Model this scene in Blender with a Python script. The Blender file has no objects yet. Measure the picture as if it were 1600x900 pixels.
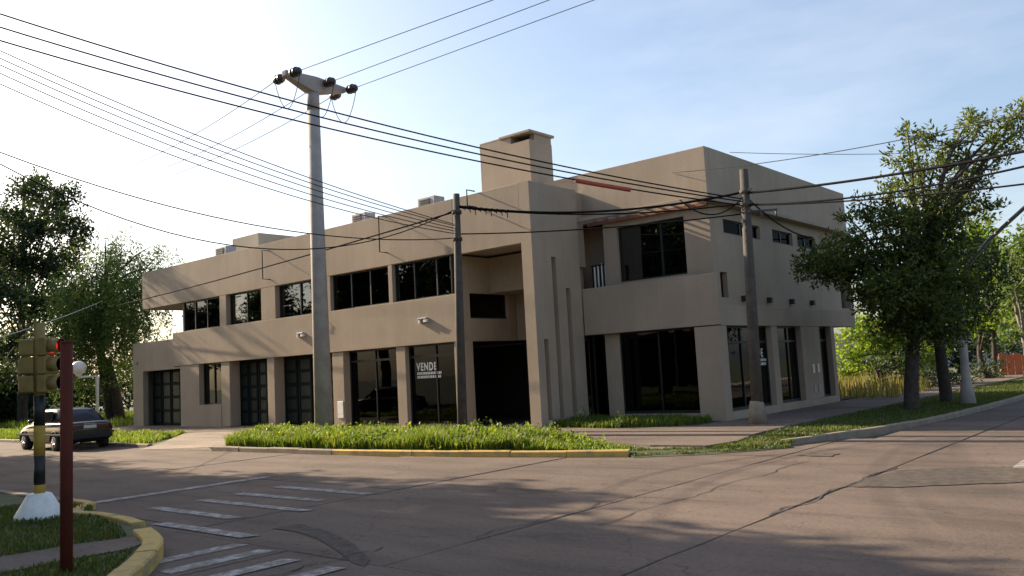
import bpy, math, random
import numpy as np
from mathutils import Vector, Matrix
random.seed(7); rng = np.random.default_rng(7)
rad = math.radians
scene = bpy.context.scene
col = scene.collection

# ------------------------------------------------------------------ camera
YAW, PITCH, ROLL, FPX, HC = rad(-40.3587), rad(5.517), rad(-3.093), 1322.68, 1.85
_f = Vector((math.sin(YAW)*math.cos(PITCH), math.cos(YAW)*math.cos(PITCH), math.sin(PITCH)))
_r0 = Vector((math.cos(YAW), -math.sin(YAW), 0)); _u0 = _r0.cross(_f)
CR = _r0*math.cos(ROLL) + _u0*math.sin(ROLL)
CU = _u0*math.cos(ROLL) - _r0*math.sin(ROLL)
CAM = Vector((0, 0, HC))
cd = bpy.data.cameras.new('camera'); cam = bpy.data.objects.new('camera', cd); col.objects.link(cam)
M3 = Matrix((CR, CU, -_f)).transposed()
cam.matrix_world = Matrix.Translation(CAM) @ M3.to_4x4()
cd.sensor_width = 36; cd.lens = 36*FPX/1600; cd.clip_end = 2000; cd.clip_start = .05
scene.camera = cam

# ------------------------------------------------------------------ light
SUN_EL, SUN_AZ = 26.0, 6.5           # degrees; shadows run along +X turned SUN_AZ towards +Y
world = bpy.data.worlds.new('World'); scene.world = world; world.use_nodes = True
wn, wl = world.node_tree.nodes, world.node_tree.links
wn.clear()
sky = wn.new('ShaderNodeTexSky'); sky.sky_type = 'NISHITA'; sky.sun_disc = False
sky.sun_elevation = rad(SUN_EL); sky.sun_rotation = rad(270 - SUN_AZ)
sky.air_density = 1.0; sky.dust_density = 2.6; sky.ozone_density = 1.6; sky.altitude = 30
bg = wn.new('ShaderNodeBackground'); bg.inputs[1].default_value = .095
wo = wn.new('ShaderNodeOutputWorld')
# thin cirrus veil, spread over the whole sky
tc = wn.new('ShaderNodeTexCoord'); mp = wn.new('ShaderNodeMapping'); mp.inputs['Scale'].default_value = (1.2, 2.2, 5.0)
nz = wn.new('ShaderNodeTexNoise'); nz.inputs['Scale'].default_value = 1.7; nz.inputs['Detail'].default_value = 7; nz.inputs['Roughness'].default_value = .55
rp = wn.new('ShaderNodeValToRGB'); rp.color_ramp.elements[0].position = .48; rp.color_ramp.elements[1].position = .78
rp.color_ramp.elements[0].color = (.07, .07, .07, 1); rp.color_ramp.elements[1].color = (.34, .34, .34, 1)
mx = wn.new('ShaderNodeMix'); mx.data_type = 'RGBA'; mx.inputs['B'].default_value = (5.6, 5.7, 6.0, 1)
wl.new(tc.outputs['Generated'], mp.inputs['Vector']); wl.new(mp.outputs[0], nz.inputs['Vector'])
wl.new(nz.outputs[0], rp.inputs[0]); wl.new(rp.outputs[0], mx.inputs['Factor'])
wl.new(sky.outputs[0], mx.inputs['A']); wl.new(mx.outputs['Result'], bg.inputs[0]); wl.new(bg.outputs[0], wo.inputs[0])
sd = bpy.data.lights.new('sun', 'SUN'); sd.energy = 5.0; sd.angle = rad(.55); sd.color = (1, .82, .60)
so = bpy.data.objects.new('sun', sd); col.objects.link(so)
sdir = Vector((math.cos(rad(SUN_AZ))*math.cos(rad(SUN_EL)), math.sin(rad(SUN_AZ))*math.cos(rad(SUN_EL)), -math.sin(rad(SUN_EL))))
so.rotation_euler = sdir.to_track_quat('-Z', 'Y').to_euler(); so.location = (-30, -5, 30)
vs = scene.view_settings; vs.view_transform = 'Standard'; vs.look = 'None'; vs.gamma = 1; vs.exposure = 1.25; vs.use_curve_mapping = False

# ------------------------------------------------------------------ pixel -> place (1600x900 photo)
def ray(x, y): return CR*((x-800)/FPX) - CU*((y-450)/FPX) + _f
def GZ(x, y, z=0.): d = ray(x, y); return CAM + d*((z-HC)/d.z)
def GY(x, y, Y): d = ray(x, y); return CAM + d*(Y/d.y)
def GX(x, y, X): d = ray(x, y); return CAM + d*(X/d.x)
def GD(x, y, depth): return CAM + ray(x, y)*depth
def depth_of(p): return (Vector(p)-CAM).dot(_f)

# ------------------------------------------------------------------ materials
def nodes(name):
    m = bpy.data.materials.new(name); m.use_nodes = True
    nt = m.node_tree; b = nt.nodes['Principled BSDF']
    return m, nt, b
def ramp(nt, fac, stops):
    r = nt.nodes.new('ShaderNodeValToRGB'); cr = r.color_ramp
    while len(cr.elements) > 1: cr.elements.remove(cr.elements[0])
    cr.elements[0].position = stops[0][0]; cr.elements[0].color = (*stops[0][1], 1)
    for p, c in stops[1:]:
        e = cr.elements.new(p); e.color = (*c, 1)
    nt.links.new(fac, r.inputs[0]); return r.outputs[0]
def noise(nt, scale, detail=4, rough=.55, sc=(1, 1, 1), coord='world'):
    n = nt.nodes.new('ShaderNodeTexNoise'); n.inputs['Scale'].default_value = scale
    n.inputs['Detail'].default_value = detail; n.inputs['Roughness'].default_value = rough
    mpn = nt.nodes.new('ShaderNodeMapping'); mpn.inputs['Scale'].default_value = sc
    if coord == 'world': g = nt.nodes.new('ShaderNodeNewGeometry').outputs['Position']
    else: g = nt.nodes.new('ShaderNodeTexCoord').outputs['Object']
    nt.links.new(g, mpn.inputs[0]); nt.links.new(mpn.outputs[0], n.inputs['Vector'])
    return n.outputs[0]
def mixc(nt, fac, a, b, mode='MIX'):
    m = nt.nodes.new('ShaderNodeMix'); m.data_type = 'RGBA'; m.blend_type = mode
    for k, v in (('Factor', fac), ('A', a), ('B', b)):
        if hasattr(v, 'is_linked'): nt.links.new(v, m.inputs[k])
        elif k == 'Factor': m.inputs[k].default_value = v
        else: m.inputs[k].default_value = (*v, 1)
    return m.outputs['Result']
def bump(nt, b, h, strength=.3, dist=.01):
    n = nt.nodes.new('ShaderNodeBump'); n.inputs['Strength'].default_value = strength; n.inputs['Distance'].default_value = dist
    nt.links.new(h, n.inputs['Height']); nt.links.new(n.outputs[0], b.inputs['Normal'])
def simple(name, c, rough=.6, metal=0., var=.15, scale=6., bmp=0., coord='world', spec=.5):
    m, nt, b = nodes(name)
    n = noise(nt, scale, 5, .6, coord=coord)
    lo = tuple(max(0, x*(1-var)) for x in c); hi = tuple(min(1, x*(1+var)) for x in c)
    nt.links.new(ramp(nt, n, [(.3, lo), (.7, hi)]), b.inputs['Base Color'])
    b.inputs['Roughness'].default_value = rough; b.inputs['Metallic'].default_value = metal
    b.inputs['Specular IOR Level'].default_value = spec
    if bmp: bump(nt, b, noise(nt, scale*9, 3, coord=coord), bmp, .01)
    return m
def plaster_mat(name, c):
    m, nt, b = nodes(name)
    big = noise(nt, .45, 5, .6); st = noise(nt, 1.0, 5, .65, (2.2, 2.2, .16)); fine = noise(nt, 14, 4, .6)
    base = ramp(nt, big, [(.3, tuple(x*.86 for x in c)), (.7, tuple(x*1.08 for x in c))])
    s = ramp(nt, st, [(.42, (.80, .79, .77)), (.6, (1, 1, 1))])
    f = ramp(nt, fine, [(.3, (.93, .93, .93)), (.7, (1.0, 1.0, 1.0))])
    o = mixc(nt, .3, base, s, 'MULTIPLY'); o = mixc(nt, 1., o, f, 'MULTIPLY')
    nt.links.new(o, b.inputs['Base Color']); b.inputs['Roughness'].default_value = .92; b.inputs['Specular IOR Level'].default_value = .2
    bump(nt, b, noise(nt, 45, 4, .7), .35, .012)
    return m
def glass_mat(name, tint, ior=1.5, blinds=False):
    m = bpy.data.materials.new(name); m.use_nodes = True; nt = m.node_tree; nt.nodes.clear()
    o = nt.nodes.new('ShaderNodeOutputMaterial'); mixs = nt.nodes.new('ShaderNodeMixShader')
    t = nt.nodes.new('ShaderNodeBsdfTransparent'); t.inputs[0].default_value = (*tint, 1)
    g = nt.nodes.new('ShaderNodeBsdfGlossy'); g.inputs['Roughness'].default_value = .015; g.inputs[0].default_value = (.86, .9, .95, 1)
    fr = nt.nodes.new('ShaderNodeFresnel'); fr.inputs[0].default_value = ior
    n = noise(nt, .8, 2); bp = nt.nodes.new('ShaderNodeBump'); bp.inputs['Strength'].default_value = .05; bp.inputs['Distance'].default_value = .05
    nt.links.new(n, bp.inputs['Height']); nt.links.new(bp.outputs[0], g.inputs['Normal'])
    nt.links.new(fr.outputs[0], mixs.inputs[0]); nt.links.new(t.outputs[0], mixs.inputs[1]); nt.links.new(g.outputs[0], mixs.inputs[2])
    nt.links.new(mixs.outputs[0], o.inputs[0])
    return m
def leaf_mat(name, stops, trans=.4):
    m = bpy.data.materials.new(name); m.use_nodes = True; nt = m.node_tree; b = nt.nodes['Principled BSDF']
    out = nt.nodes['Material Output']
    g = nt.nodes.new('ShaderNodeNewGeometry')
    c = ramp(nt, g.outputs['Random Per Island'], stops)
    pat = noise(nt, .9, 3); c = mixc(nt, 1., c, ramp(nt, pat, [(.35, (.78, .8, .75)), (.65, (1.1, 1.08, 1))]), 'MULTIPLY')
    nt.links.new(c, b.inputs['Base Color']); b.inputs['Roughness'].default_value = .5; b.inputs['Specular IOR Level'].default_value = .35
    t = nt.nodes.new('ShaderNodeBsdfTranslucent')
    nt.links.new(mixc(nt, 1., c, (1.5, 1.45, .75), 'MULTIPLY'), t.inputs[0])
    ms = nt.nodes.new('ShaderNodeMixShader'); ms.inputs[0].default_value = trans
    nt.links.new(b.outputs[0], ms.inputs[1]); nt.links.new(t.outputs[0], ms.inputs[2]); nt.links.new(ms.outputs[0], out.inputs[0])
    return m
def concrete_road(name, c):
    m, nt, b = nodes(name)
    oi = nt.nodes.new('ShaderNodeObjectInfo')
    big = noise(nt, .35, 6, .62); st = noise(nt, .9, 6, .6, (.35, 1.6, 1)); fine = noise(nt, 60, 3, .7); pit = noise(nt, 9, 5, .7)
    base = ramp(nt, big, [(.3, tuple(x*.80 for x in c)), (.72, tuple(x*1.12 for x in c))])
    o = mixc(nt, .8, base, ramp(nt, st, [(.33, (.66, .66, .67)), (.5, (1, 1, 1)), (.68, (1.2, 1.18, 1.14))]), 'MULTIPLY')
    o = mixc(nt, .9, o, ramp(nt, fine, [(.3, (.8, .8, .8)), (.7, (1.12, 1.12, 1.12))]), 'MULTIPLY')
    o = mixc(nt, .8, o, ramp(nt, pit, [(.30, (.5, .5, .5)), (.42, (1, 1, 1)), (.66, (1, 1, 1)), (.75, (1.25, 1.22, 1.18))]), 'MULTIPLY')
    o = mixc(nt, 1., o, ramp(nt, oi.outputs['Random'], [(0, (.93, .93, .93)), (1, (1.05, 1.04, 1.03))]), 'MULTIPLY')
    o = mixc(nt, .85, o, ramp(nt, noise(nt, 17, 6, .75), [(.32, (.72, .72, .72)), (.5, (1, 1, 1)), (.7, (1.2, 1.19, 1.17))]), 'MULTIPLY')
    vo = nt.nodes.new('ShaderNodeTexVoronoi'); vo.feature = 'DISTANCE_TO_EDGE'; vo.inputs['Scale'].default_value = .33
    gp = nt.nodes.new('ShaderNodeNewGeometry'); wn_ = nt.nodes.new('ShaderNodeTexNoise'); wn_.inputs['Scale'].default_value = 1.3; wn_.inputs['Detail'].default_value = 5
    ad = nt.nodes.new('ShaderNodeVectorMath'); ad.operation = 'ADD'; sc_ = nt.nodes.new('ShaderNodeVectorMath'); sc_.operation = 'SCALE'; sc_.inputs['Scale'].default_value = 1.1
    nt.links.new(gp.outputs['Position'], wn_.inputs['Vector']); nt.links.new(wn_.outputs['Color'], sc_.inputs[0])
    nt.links.new(gp.outputs['Position'], ad.inputs[0]); nt.links.new(sc_.outputs[0], ad.inputs[1]); nt.links.new(ad.outputs[0], vo.inputs['Vector'])
    cr_ = ramp(nt, vo.outputs['Distance'], [(.0, (.42, .41, .40)), (.0045, (1, 1, 1))])
    o = mixc(nt, .75, o, cr_, 'MULTIPLY')
    nt.links.new(o, b.inputs['Base Color']); b.inputs['Roughness'].default_value = .88; b.inputs['Specular IOR Level'].default_value = .25
    bump(nt, b, noise(nt, 24, 6, .75), .7, .02)
    return m
def worn_paint(name, paint, under, lo=.44, hi=.56, sc=7., rough=.75):
    m, nt, b = nodes(name)
    n = noise(nt, sc, 7, .7); n2 = noise(nt, 45, 3, .6)
    p = mixc(nt, .5, paint, ramp(nt, n2, [(.3, (.75, .75, .75)), (.7, (1.1, 1.1, 1.1))]), 'MULTIPLY')
    f = ramp(nt, n, [(lo, (0, 0, 0)), (hi, (1, 1, 1))])
    nt.links.new(mixc(nt, f, under, p), b.inputs['Base Color']); b.inputs['Roughness'].default_value = rough; b.inputs['Specular IOR Level'].default_value = .25
    bump(nt, b, n2, .3, .006)
    return m
WALL = (.40, .325, .25)
MAT = dict(
    plaster=plaster_mat('beige_plaster', WALL), plaster2=plaster_mat('roof_plaster', (.40, .35, .29)),
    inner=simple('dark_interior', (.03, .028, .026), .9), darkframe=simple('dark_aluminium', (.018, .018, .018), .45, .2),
    glass=glass_mat('smoked_glass', (.10, .11, .115)), shopglass=glass_mat('shop_glass', (.05, .052, .052), 1.30), blueglass=glass_mat('blue_glass', (.03, .04, .06), 1.95), dullglass=glass_mat('dull_glass', (.008, .008, .008), 1.07),
    curtain=simple('blue_curtain', (.03, .05, .10), .9), gate=simple('green_black_metal', (.010, .014, .013), .8, 0, spec=.1),
    gatepane=simple('gate_pane_glass', (.013, .021, .019), .5, spec=.15), white=simple('white_paint', (.75, .74, .70), .55), 
    concrete=simple('pole_concrete', (.36, .325, .30), .9, var=.16, scale=3, bmp=.3), wood=simple('weathered_pole', (.072, .062, .054), .9, var=.3, scale=5, bmp=.4),
    wire=simple('black_cable', (.010, .010, .011), .9, spec=.1), thinwire=simple('grey_wire', (.05, .05, .055), .9, spec=.1), drive=concrete_road('drive_concrete', (.27, .225, .18)), 
    ceramic=simple('brown_ceramic', (.035, .026, .03), .3, coord='obj'), steel=simple('galvanised_steel', (.35, .36, .37), .45, .6),
    redpipe=simple('red_sleeve', (.38, .07, .05), .55), redwood=simple('brick_red_beam', (.24, .11, .07), .75),
    acbody=simple('ac_grey', (.30, .30, .31), .5), acgrille=simple('ac_grille', (.07, .075, .09), .5),
    yellow=worn_paint('yellow_paint', (.42, .27, .045), (.25, .18, .05), .3, .45), black=simple('black_paint', (.012, .012, .012), .5),
    sigyellow=simple('signal_yellow', (.24, .165, .045), .55, var=.2), redpost=worn_paint('red_post_paint', (.115, .022, .012), (.07, .018, .010), .35, .55, 3),
    kerby=worn_paint('kerb_yellow', (.54, .37, .11), (.30, .235, .14), .36, .52, 4.), kerbc=simple('kerb_concrete', (.23, .19, .145), .9, var=.2, scale=4, bmp=.3),
    road=concrete_road('road_concrete', (.150, .116, .096)), filler=simple('joint_filler', (.03, .028, .026), .9),
    walk=concrete_road('walk_concrete', (.165, .13, .108)), asphalt=simple('asphalt_patch', (.098, .082, .070), .95, var=.35, scale=7, bmp=.8, spec=.15),
    marking=worn_paint('road_white', (.46, .45, .43), (.17, .15, .135), .45, .66, 6.), 
    soil=simple('soil_grass', (.07, .08, .032), .95, var=.4, scale=2.5, bmp=.5), dirt=simple('worn_earth', (.135, .115, .06), .95, var=.35, scale=2., bmp=.5),
    bark=simple('grey_bark', (.05, .04, .032), .95, var=.4, scale=9, bmp=.8), barkpale=simple('pale_bark', (.19, .165, .14), .95, var=.35, scale=9, bmp=.6),
    carpaint=simple('black_car_paint', (.012, .013, .016), .14, .0, .05), carglass=simple('car_glass', (.01, .012, .014), .04), tyre=simple('tyre_rubber', (.02, .02, .02), .85),
    rim=simple('alloy_rim', (.38, .38, .39), .3, .8), redlens=simple('red_lens', (.05, .004, .005), .25), chrome=simple('chrome', (.6, .6, .6), .12, 1.),
    plate=simple('number_plate', (.5, .5, .5), .4), pale=simple('pale_render', (.55, .50, .43), .9), brickred=simple('red_brick', (.30, .10, .06), .9),
    orange=simple('orange_paint', (.50, .13, .05), .7), 
    globe=simple('opal_globe', (.85, .82, .74), .25), dlens=simple('dark_lens', (.012, .013, .011), .2),
    ash=leaf_mat('ash_leaves', [(0, (.03, .055, .015)), (.55, (.075, .11, .028)), (1, (.20, .21, .07))], .5),
    dark=leaf_mat('dark_leaves', [(0, (.018, .034, .012)), (.7, (.035, .06, .02)), (1, (.06, .085, .03))], .3),
    willow=leaf_mat('willow_leaves', [(0, (.055, .10, .03)), (.6, (.10, .16, .045)), (1, (.19, .23, .07))], .48),
    lime=leaf_mat('lime_leaves', [(0, (.09, .16, .02)), (.6, (.15, .23, .03)), (1, (.25, .29, .05))], .55),
    grass=leaf_mat('grass_blades', [(0, (.08, .14, .02)), (.6, (.13, .20, .03)), (1, (.24, .25, .07))], .5),
    lawn=leaf_mat('lawn_blades', [(0, (.045, .075, .015)), (.6, (.075, .115, .022)), (.9, (.12, .14, .04)), (1, (.2, .17, .08))], .4),
    drygrass=leaf_mat('dry_grass', [(0, (.10, .12, .03)), (.5, (.22, .19, .07)), (1, (.34, .27, .12))], .4),
)
rl, nt_, b_ = nodes('red_signal_lens'); b_.inputs['Base Color'].default_value = (.3, .01, .01, 1); b_.inputs['Emission Color'].default_value = (1, .03, .02, 1); b_.inputs['Emission Strength'].default_value = .35
MAT['redlit'] = rl

# ------------------------------------------------------------------ mesh helpers
def tag(o, label=None, cat=None, group=None, kind=None):
    if label: o['label'] = label
    if cat: o['category'] = cat
    if group: o['group'] = group
    if kind: o['kind'] = kind
    return o
def empty(name, loc, label=None, cat=None, group=None, rz=0.):
    o = bpy.data.objects.new(name, None); col.objects.link(o); o.location = loc; o.rotation_euler = (0, 0, rz); o.empty_display_size = .2
    return tag(o, label, cat, group)
ROOTOFF = {}
class MB:
    def __init__(s): s.v = []; s.f = []; s.mi = []; s.sm = []; s.cur = 0
    def add(s, vs, fs, smooth=False):
        n = len(s.v); s.v += [tuple(v) for v in vs]
        for f in fs: s.f.append(tuple(i+n for i in f)); s.mi.append(s.cur); s.sm.append(smooth)
    def box(s, x0, x1, y0, y1, z0, z1):
        s.add([(x0,y0,z0),(x1,y0,z0),(x1,y1,z0),(x0,y1,z0),(x0,y0,z1),(x1,y0,z1),(x1,y1,z1),(x0,y1,z1)],
              [(0,3,2,1),(4,5,6,7),(0,1,5,4),(1,2,6,5),(2,3,7,6),(3,0,4,7)]); return s
    def prism(s, poly, z0, z1):
        a = sum(poly[i][0]*poly[(i+1)%len(poly)][1]-poly[(i+1)%len(poly)][0]*poly[i][1] for i in range(len(poly)))
        if a < 0: poly = poly[::-1]
        n = len(poly)
        s.add([(p[0],p[1],z0) for p in poly]+[(p[0],p[1],z1) for p in poly],
              [tuple(range(n-1,-1,-1)), tuple(range(n,2*n))]+[(i,(i+1)%n,n+(i+1)%n,n+i) for i in range(n)]); return s
    def tube(s, pts, rads, seg=8, smooth=True, cap=True):
        pts = [Vector(p) for p in pts]; n = len(pts)
        if not hasattr(rads, '__len__'): rads = [rads]*n
        vs = []; t0 = (pts[1]-pts[0]).normalized(); up = Vector((0,0,1)) if abs(t0.z) < .9 else Vector((1,0,0))
        a = t0.cross(up).normalized()
        for i in range(n):
            t = (pts[min(i+1,n-1)]-pts[max(i-1,0)]).normalized(); a = (a - t*a.dot(t)).normalized(); b = t.cross(a)
            for k in range(seg):
                th = 2*math.pi*k/seg; vs.append(pts[i]+(a*math.cos(th)+b*math.sin(th))*rads[i])
        fs = [(i*seg+k, i*seg+(k+1)%seg, (i+1)*seg+(k+1)%seg, (i+1)*seg+k) for i in range(n-1) for k in range(seg)]
        if cap: fs += [tuple(range(seg-1,-1,-1)), tuple((n-1)*seg+k for k in range(seg))]
        s.add(vs, fs, smooth); return s
    def sphere(s, c, r, seg=16, rings=10, sc=(1,1,1)):
        vs = []; fs = []
        for i in range(rings+1):
            ph = math.pi*i/rings
            for k in range(seg):
                th = 2*math.pi*k/seg; vs.append((c[0]+r*sc[0]*math.sin(ph)*math.cos(th), c[1]+r*sc[1]*math.sin(ph)*math.sin(th), c[2]+r*sc[2]*math.cos(ph)))
        fs = [(i*seg+k, (i+1)*seg+k, (i+1)*seg+(k+1)%seg, i*seg+(k+1)%seg) for i in range(rings) for k in range(seg)]
        s.add(vs, fs, True); return s
    def build(s, name, mat, parent=None, bevel=0., local=False):
        me = bpy.data.meshes.new(name)
        v = s.v
        if parent is not None and not local:
            o = ROOTOFF[parent.name]; v = [(a-o[0], b-o[1], c-o[2]) for a, b, c in v]
        me.from_pydata(v, [], s.f); 
        for m in (mat if isinstance(mat, (list, tuple)) else [mat]): me.materials.append(MAT[m])
        me.polygons.foreach_set('material_index', s.mi); me.polygons.foreach_set('use_smooth', s.sm); me.update()
        ob = bpy.data.objects.new(name, me); col.objects.link(ob)
        if parent is not None:
            ob.parent = parent
            if not local: ROOTOFF[ob.name] = ROOTOFF[parent.name]
        else: ROOTOFF[ob.name] = (0, 0, 0)
        if bevel:
            bm_ = ob.modifiers.new('bevel', 'BEVEL'); bm_.width = bevel; bm_.segments = 2; bm_.limit_method = 'ANGLE'; bm_.angle_limit = rad(40)
        return ob
def root(name, loc, label, cat, group=None):
    o = empty(name, loc, label, cat, group); ROOTOFF[o.name] = tuple(loc); return o
def bx(name, mat, parent, x0, x1, y0, y1, z0, z1, bevel=.012):
    return MB().box(x0, x1, y0, y1, z0, z1).build(name, mat, parent, bevel)
def inst(src, parent, loc=None, name=None):
    o = bpy.data.objects.new(name or src.name.split('.')[0], src.data); col.objects.link(o)
    if parent: o.parent = parent
    if loc is not None: o.location = loc
    return o
def copy_tree(o, parent=None):
    c = o.copy(); col.objects.link(c); c.parent = parent
    for ch in o.children: copy_tree(ch, c)
    return c
def fast_mesh(name, verts, faces, mat, smooth=False):
    """verts (n,3), faces (m,k) numpy, all with the same corner count"""
    me = bpy.data.meshes.new(name); k = faces.shape[1]; m = len(faces)
    me.vertices.add(len(verts)); me.vertices.foreach_set('co', np.asarray(verts, np.float32).ravel())
    me.loops.add(m*k); me.loops.foreach_set('vertex_index', np.asarray(faces, np.int32).ravel())
    me.polygons.add(m); me.polygons.foreach_set('loop_start', np.arange(0, m*k, k, dtype=np.int32))
    me.update(calc_edges=True); me.materials.append(MAT[mat]); me.validate(); return me
def stuff_sheet(name, poly, z, mat, kind='structure', thick=None):
    b = MB()
    if thick: b.prism(poly, z-thick, z)
    else:
        a = sum(poly[i][0]*poly[(i+1)%len(poly)][1]-poly[(i+1)%len(poly)][0]*poly[i][1] for i in range(len(poly)))
        if a < 0: poly = poly[::-1]
        b.add([(p[0],p[1],z) for p in poly], [tuple(range(len(poly)))])
    return tag(b.build(name, mat), kind=kind)

# ================================================================== THE SETTING
G = 400
stuff_sheet('ground', [(-G,-G),(G,-G),(G,G),(-G,G)], -.06, 'soil')
stuff_sheet('road', [(-260,5.0),(-13,5.0),(-8.2,4.4),(-8.2,-60),(4.2,-60),(4.2,5.3),(60,5.3),(60,13.3),(4.2,13.3),(4.2,200),(-5.3,200),(-5.3,20),(-9,16),(-15,14.4),(-260,13.4)], -.022, 'filler')
road = bpy.data.objects['road']
def wob(a, b, n=7, amp=.022, seed=0):
    r = random.Random(seed); a = Vector((*a, 0)); b = Vector((*b, 0)); d = (b-a); nrm = Vector((-d.y, d.x, 0)).normalized()
    return [tuple((a+d*t/n + nrm*(r.uniform(-amp, amp) if 0 < t < n else 0))[:2]) for t in range(n)]
def slab(x0, x1, y0, y1, gap=.012, tilt=None):
    k = (round(x0*100), round(y0*100), round(x1*100), round(y1*100))
    x0 += gap; x1 -= gap; y0 += gap; y1 -= gap
    poly = wob((x0,y0),(x1,y0),5,.012,k[0]+k[1])+wob((x1,y0),(x1,y1),6,.014,k[2]*7+k[1])+wob((x1,y1),(x0,y1),5,.012,k[3]+k[0]*3)+wob((x0,y1),(x0,y0),6,.014,k[0]*5+k[3])
    b = MB(); n = len(poly); c = ((x0+x1)/2, (y0+y1)/2); ins = .012
    inner = [(p[0]+(c[0]-p[0])/max(1,abs(c[0]-p[0]))*ins, p[1]+(c[1]-p[1])/max(1,abs(c[1]-p[1]))*ins) for p in poly]
    rz = random.Random(k[0]*31+k[1]).uniform(-.004, .004)
    b.add([(*p,-.05) for p in poly]+[(*p,-.008+rz) for p in poly]+[(*p,rz) for p in inner],
          [(i,(i+1)%n,n+(i+1)%n,n+i) for i in range(n)]+[(n+i,n+(i+1)%n,2*n+(i+1)%n,2*n+i) for i in range(n)]+[tuple(range(2*n,3*n))])
    return b.build('road_slab', 'road', road)
# street along the front, in two lanes of slabs, then the crossing and the side street
xs1 = [-64,-58,-52,-46,-41,-36,-31.5,-27.3,-23,-18.8,-14.9]
for a, c in zip(xs1[:-1], xs1[1:]): slab(a, c, 5.9, 9.45); slab(a, c, 9.45, 13.2)
slab(-120,-64,5.9,9.45); slab(-120,-64,9.45,13.2)
for (y0, y1) in ((5.9, 9.45), (9.45, 13.2)):
    slab(-14.9,-10.7,y0,y1 if y1 < 13 else 14.2)
slab(-14.9,-10.7,3.6,5.9); slab(-10.7,-8.2,1.2,5.6); slab(-10.7,-6.62,5.6,10.2); slab(-10.7,-6.62,10.2,15.2); slab(-6.62,-4.33,5.6,10.2); slab(-6.62,-4.33,10.2,14.1)
slab(-4.33,.2,5.6,10.0); slab(-4.33,.2,10.0,14.1); slab(.2,4.2,5.6,10.0); slab(.2,4.2,10.0,14.1)
for y0, y1 in ((1.2,5.6),(-3.5,1.2),(-9,-3.5)):
    slab(-8.2,-4.33,y0,y1); slab(-4.33,.2,y0,y1); slab(.2,4.2,y0,y1)
ys = [14.1,18.6,23,27.5,32,37,42.5,49]
for y0, y1 in zip(ys[:-1], ys[1:]):
    slab(-6.05 if y0 > 18 else -6.62,-4.33,y0,y1); slab(-4.33,.2,y0,y1); slab(.2,4.2,y0,y1)
slab(-5.6,-4.33,49,150); slab(-4.33,.2,49,150); slab(.2,4.2,49,150); slab(4.2,24,5.6,13.2); slab(24,60,5.6,13.2)
b = MB(); b.prism([(-9.2,15.22),(-6.64,15.22),(-6.64,18.5),(-8.4,17.5)], -.05, -.001); b.build('road_slab', 'road', road)

# markings, 4 mm above the slabs
def mark(name, poly, z=.009, mat='marking'):
    return tag(stuff_sheet(name, poly, z, mat), kind='structure')
mark('stop_line', [(-15.02,5.98),(-14.74,6.0),(-14.74,9.75),(-15.02,9.7)])
for i, (x0, x1, y) in enumerate([(-13.2,-10.9,6.53),(-13.2,-10.4,7.34),(-11.6,-9.4,5.82),(-13.25,-11.0,8.05),(-13.3,-10.8,8.85)]):
    mark('crossing_stripe', [(x0,y-.1),(x1,y-.08+.04*(i%2)),(x1+.1,y+.13),(x0+.04,y+.11)])
for x, y0, y1 in [(-9.05,4.2,5.55),(-8.45,4.3,5.5),(-7.75,4.1,5.35),(-7.0,4.0,5.35),(-6.3,3.9,5.3),(-5.5,3.9,5.3)]:
    mark('crossing_stripe', [(x-.13,y0),(x+.12,y0),(x+.14,y1),(x-.1,y1-.05)])
mark('edge_marking', [tuple(GZ(*p).xy) for p in [(1582,731),(1600,718),(1660,722),(1660,736)]])
def blob(pxs, name, z=.005, mat='asphalt', amp=.05):
    pts = [GZ(x, y, 0).xy for x, y in pxs]; poly = []
    for i, p in enumerate(pts):
        q = pts[(i+1) % len(pts)]
        for t in (0, .2, .4, .6, .8): poly.append((p.x+(q.x-p.x)*t+random.uniform(-amp,amp)*(t>0), p.y+(q.y-p.y)*t+random.uniform(-amp,amp)*.6*(t>0)))
    return mark(name, poly, z, mat)
blob([(425,826),(470,819),(520,833),(556,852),(578,874),(570,886),(548,879),(528,862),(498,843),(462,831)], 'asphalt_patch', amp=.02)
blob([(1332,761),(1352,748),(1400,736),(1470,732),(1640,728),(1640,752),(1500,758),(1400,762)], 'asphalt_patch', .0075)
blob([(1245,712),(1270,707),(1310,708),(1300,714)], 'asphalt_patch', .0075)

def crack(name, x, y0, y1, w, seed):
    r = random.Random(seed); L_ = []; R_ = []; n = 26; xx = x
    for i in range(n+1):
        y = y0+(y1-y0)*i/n; xx = x+.06*math.sin(i*.7+seed)+r.uniform(-.03,.03); ww = w*r.uniform(.3,1.1)
        L_.append((xx-ww,y)); R_.append((xx+ww,y))
    return mark(name, L_+R_[::-1], .0085, 'filler')
crack('road_crack',-5.9,8.2,14.6,.014,1); crack('road_crack',-6.75,7.0,10.2,.012,2); crack('road_crack',-4.34,9.5,14.1,.018,3); crack('road_crack',-7.3,4.6,6.2,.016,4)
# blocks of ground behind the kerbs
kr = [(-7.25,17.0),(-6.75,18.4),(-6.35,20),(-6.02,21.5),(-5.78,24),(-5.62,27),(-5.52,31),(-5.45,40),(-5.4,150)]
NWB = [(-260,13.28),(-26.8,13.28),(-22.4,13.1),(-17,13.26),(-13.6,13.6),(-11,14.1),(-9.55,14.6),(-8.6,15.35),(-7.8,16.2)]+[(x-.09,y) for x, y in kr]+[(-260,150)]
verge = stuff_sheet('verge_ground', NWB, .085, 'soil', thick=.14)
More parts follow.
